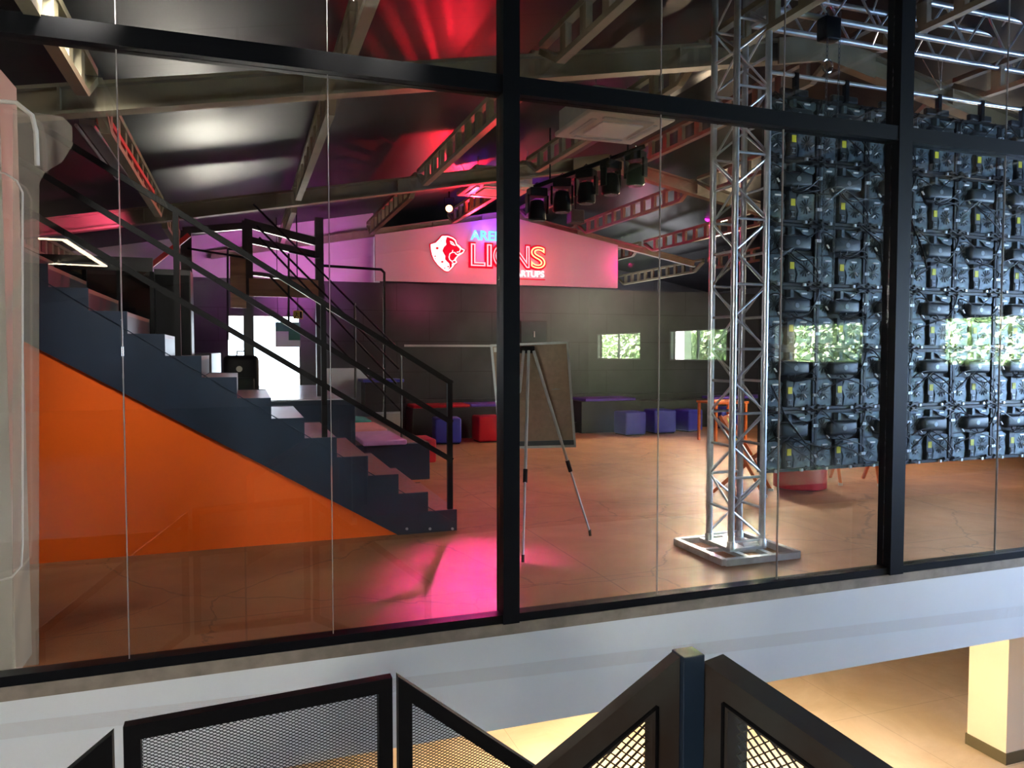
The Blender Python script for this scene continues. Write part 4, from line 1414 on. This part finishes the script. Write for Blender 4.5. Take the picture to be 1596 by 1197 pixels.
bush(16.0, mir(1560, 16.0), 5.0, 3.0, 4.6, 'large leafy bush mirrored in the rightmost window reflection', 3)
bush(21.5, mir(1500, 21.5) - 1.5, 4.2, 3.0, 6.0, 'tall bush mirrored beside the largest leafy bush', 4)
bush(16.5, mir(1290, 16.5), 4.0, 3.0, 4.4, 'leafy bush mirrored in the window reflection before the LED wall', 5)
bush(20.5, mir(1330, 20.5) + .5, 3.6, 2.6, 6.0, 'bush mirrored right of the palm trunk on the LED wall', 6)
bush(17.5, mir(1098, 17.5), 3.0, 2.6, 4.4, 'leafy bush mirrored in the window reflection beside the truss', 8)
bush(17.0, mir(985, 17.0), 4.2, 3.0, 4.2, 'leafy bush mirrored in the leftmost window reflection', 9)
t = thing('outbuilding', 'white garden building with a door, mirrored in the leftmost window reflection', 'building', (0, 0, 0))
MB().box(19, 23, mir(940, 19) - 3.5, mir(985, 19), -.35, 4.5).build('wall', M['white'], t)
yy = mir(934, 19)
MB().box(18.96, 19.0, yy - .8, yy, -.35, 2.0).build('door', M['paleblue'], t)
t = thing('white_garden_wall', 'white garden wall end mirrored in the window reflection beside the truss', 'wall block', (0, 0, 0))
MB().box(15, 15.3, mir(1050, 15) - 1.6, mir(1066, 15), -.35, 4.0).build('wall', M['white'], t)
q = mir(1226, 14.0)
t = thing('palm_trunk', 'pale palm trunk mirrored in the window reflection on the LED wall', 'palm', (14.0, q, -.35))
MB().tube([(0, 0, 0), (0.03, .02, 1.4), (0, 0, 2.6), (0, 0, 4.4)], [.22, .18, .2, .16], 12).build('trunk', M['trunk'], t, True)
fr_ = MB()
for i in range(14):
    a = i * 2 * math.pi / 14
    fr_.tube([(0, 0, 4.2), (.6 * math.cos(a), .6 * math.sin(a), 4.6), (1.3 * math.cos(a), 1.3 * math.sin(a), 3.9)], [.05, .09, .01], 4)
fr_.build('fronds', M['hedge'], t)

# ------------------------------------------------------------------ mesh railings in the foreground
def mesh_panel(name, lab, corners, y, fw, fd, cell, m_frame, loc=(0, 0, 0), rz=0.0, wire=0.0022, stretch=1.9):
    """corners: four (x,z) in order tl,tr,br,bl ; frame bars + diamond mesh in the plane y"""
    t = thing(name, lab, 'railing panel', loc, rz, 'black mesh railing panels of the stair')
    cs = [Vector((x, y, z)) for x, z in corners]
    cen = sum(cs, Vector()) / 4
    names = ('top_bar', 'side_bar', 'bottom_bar', 'side_bar')
    # inner polygon by offsetting edges inward
    inner = []
    for i in range(4):
        p, a, b = cs[i], cs[i - 1], cs[(i + 1) % 4]
        d1 = (p - a).normalized()
        d2 = (b - p).normalized()
        n1 = Vector((-d1.z, 0, d1.x))
        n2 = Vector((-d2.z, 0, d2.x))
        if n1.dot(cen - p) < 0:
            n1 = -n1
        if n2.dot(cen - p) < 0:
            n2 = -n2
        # intersection of offset lines
        A = a + n1 * fw
        B = p + n2 * fw
        den = d1.x * d2.z - d1.z * d2.x
        s = ((B.x - A.x) * d2.z - (B.z - A.z) * d2.x) / den
        inner.append(A + d1 * s)
    for i in range(4):
        j = (i + 1) % 4
        MB().prism([cs[i], cs[j], inner[j], inner[i]], (0, fd, 0)).build(names[i], m_frame, t)
    if m_frame is M['steel']:
        g_ = MB()
        for i in range(4):
            j = (i + 1) % 4
            g_.bar(inner[i] + (cs[i] - inner[i]) * .16 + Vector((0, -.001, 0)), inner[j] + (cs[j] - inner[j]) * .16 + Vector((0, -.001, 0)), .006, .006, (0, 1, 0))
        g_.build('inner_edge_strip', M['blackr'], t)
    # diamond wire mesh clipped to inner polygon
    lo = min(p.x for p in inner)
    hi = max(p.x for p in inner)
    zl = min(p.z for p in inner)
    zh = max(p.z for p in inner)

    def inside_span(p0, d):
        t0, t1 = -1e9, 1e9
        for i in range(4):
            a, b = inner[i], inner[(i + 1) % 4]
            e = b - a
            nn = Vector((-e.z, 0, e.x))
            if nn.dot(cen - a) < 0:
                nn = -nn
            den = nn.dot(d)
            num = nn.dot(a - p0)
            if abs(den) < 1e-9:
                if num > 0:
                    return None
                continue
            tt = num / den
            if den > 0:
                t0 = max(t0, tt)
            else:
                t1 = min(t1, tt)
        return (t0, t1) if t1 > t0 else None
    w = MB()
    cw, chh = cell * stretch, cell
    for sgn in (1, -1):
        d = Vector((cw, 0, sgn * chh)).normalized()
        k0 = -int((zh - zl) / chh) - int((hi - lo) / cw) - 2
        for k in range(k0, -k0 + int((zh - zl) / chh)):
            p0 = Vector((lo, y + fd / 2 + sgn * wire * .4, zl + k * chh))
            sp2 = inside_span(p0, d)
            if sp2 and sp2[1] - sp2[0] > 0.002:
                w.bar(p0 + d * sp2[0], p0 + d * sp2[1], wire * 1.4, wire, (0, 0, 1))
    w.build('expanded_mesh', m_frame, t)
    return t


# far flight (level panel and two sloping neighbours)
YA = 2.5
mesh_panel('mesh_balustrade', 'level black mesh railing panel below the white slab at the left',
           [(-0.355, 0.468), (0.462, 0.500), (0.462, -0.45), (-0.355, -0.45)], YA, 0.047, 0.04, 0.0105, M['blackr'], wire=0.0016)
mesh_panel('mesh_balustrade', 'sloping black mesh railing panel descending right from the level one',
           [(0.482, 0.500), (1.40, -0.25), (1.40, -0.95), (0.482, -0.45)], YA, 0.047, 0.04, 0.0105, M['blackr'], wire=0.0016)
mesh_panel('mesh_balustrade', 'sloping black mesh railing panel cut off at the lower left corner of the photo',
           [(-1.35, -0.30), (-0.385, 0.452), (-0.385, -0.45), (-1.35, -1.1)], YA, 0.047, 0.04, 0.0105, M['blackr'], wire=0.0016)
# near flight
YN = 1.3
mesh_panel('mesh_balustrade', 'worn steel mesh railing panel rising to the near corner post',
           [(0.02, 0.50), (0.822, 0.985), (0.822, 0.10), (0.02, -0.30)], YN, 0.062, 0.03, 0.019, M['steel'], wire=0.0026, stretch=1.25)
mesh_panel('mesh_balustrade', 'dark steel mesh railing panel descending right from the near corner post',
           [(0.0, 0.968), (0.95, 0.968 - 0.95 * 0.24), (0.95, -0.25), (0.0, 0.0)], 0.0, 0.062, 0.066, 0.02, M['steel'], loc=(0.876, YN - 0.0, 0), rz=-R(72), wire=0.0026, stretch=1.25)
tag(MB().box(0.824, 0.873, YN - 0.012, YN + 0.035, -0.25, 0.988, 0.002).build('newel_post', M['navy']), 'square navy corner post between the two near mesh railing panels', 'post', None)
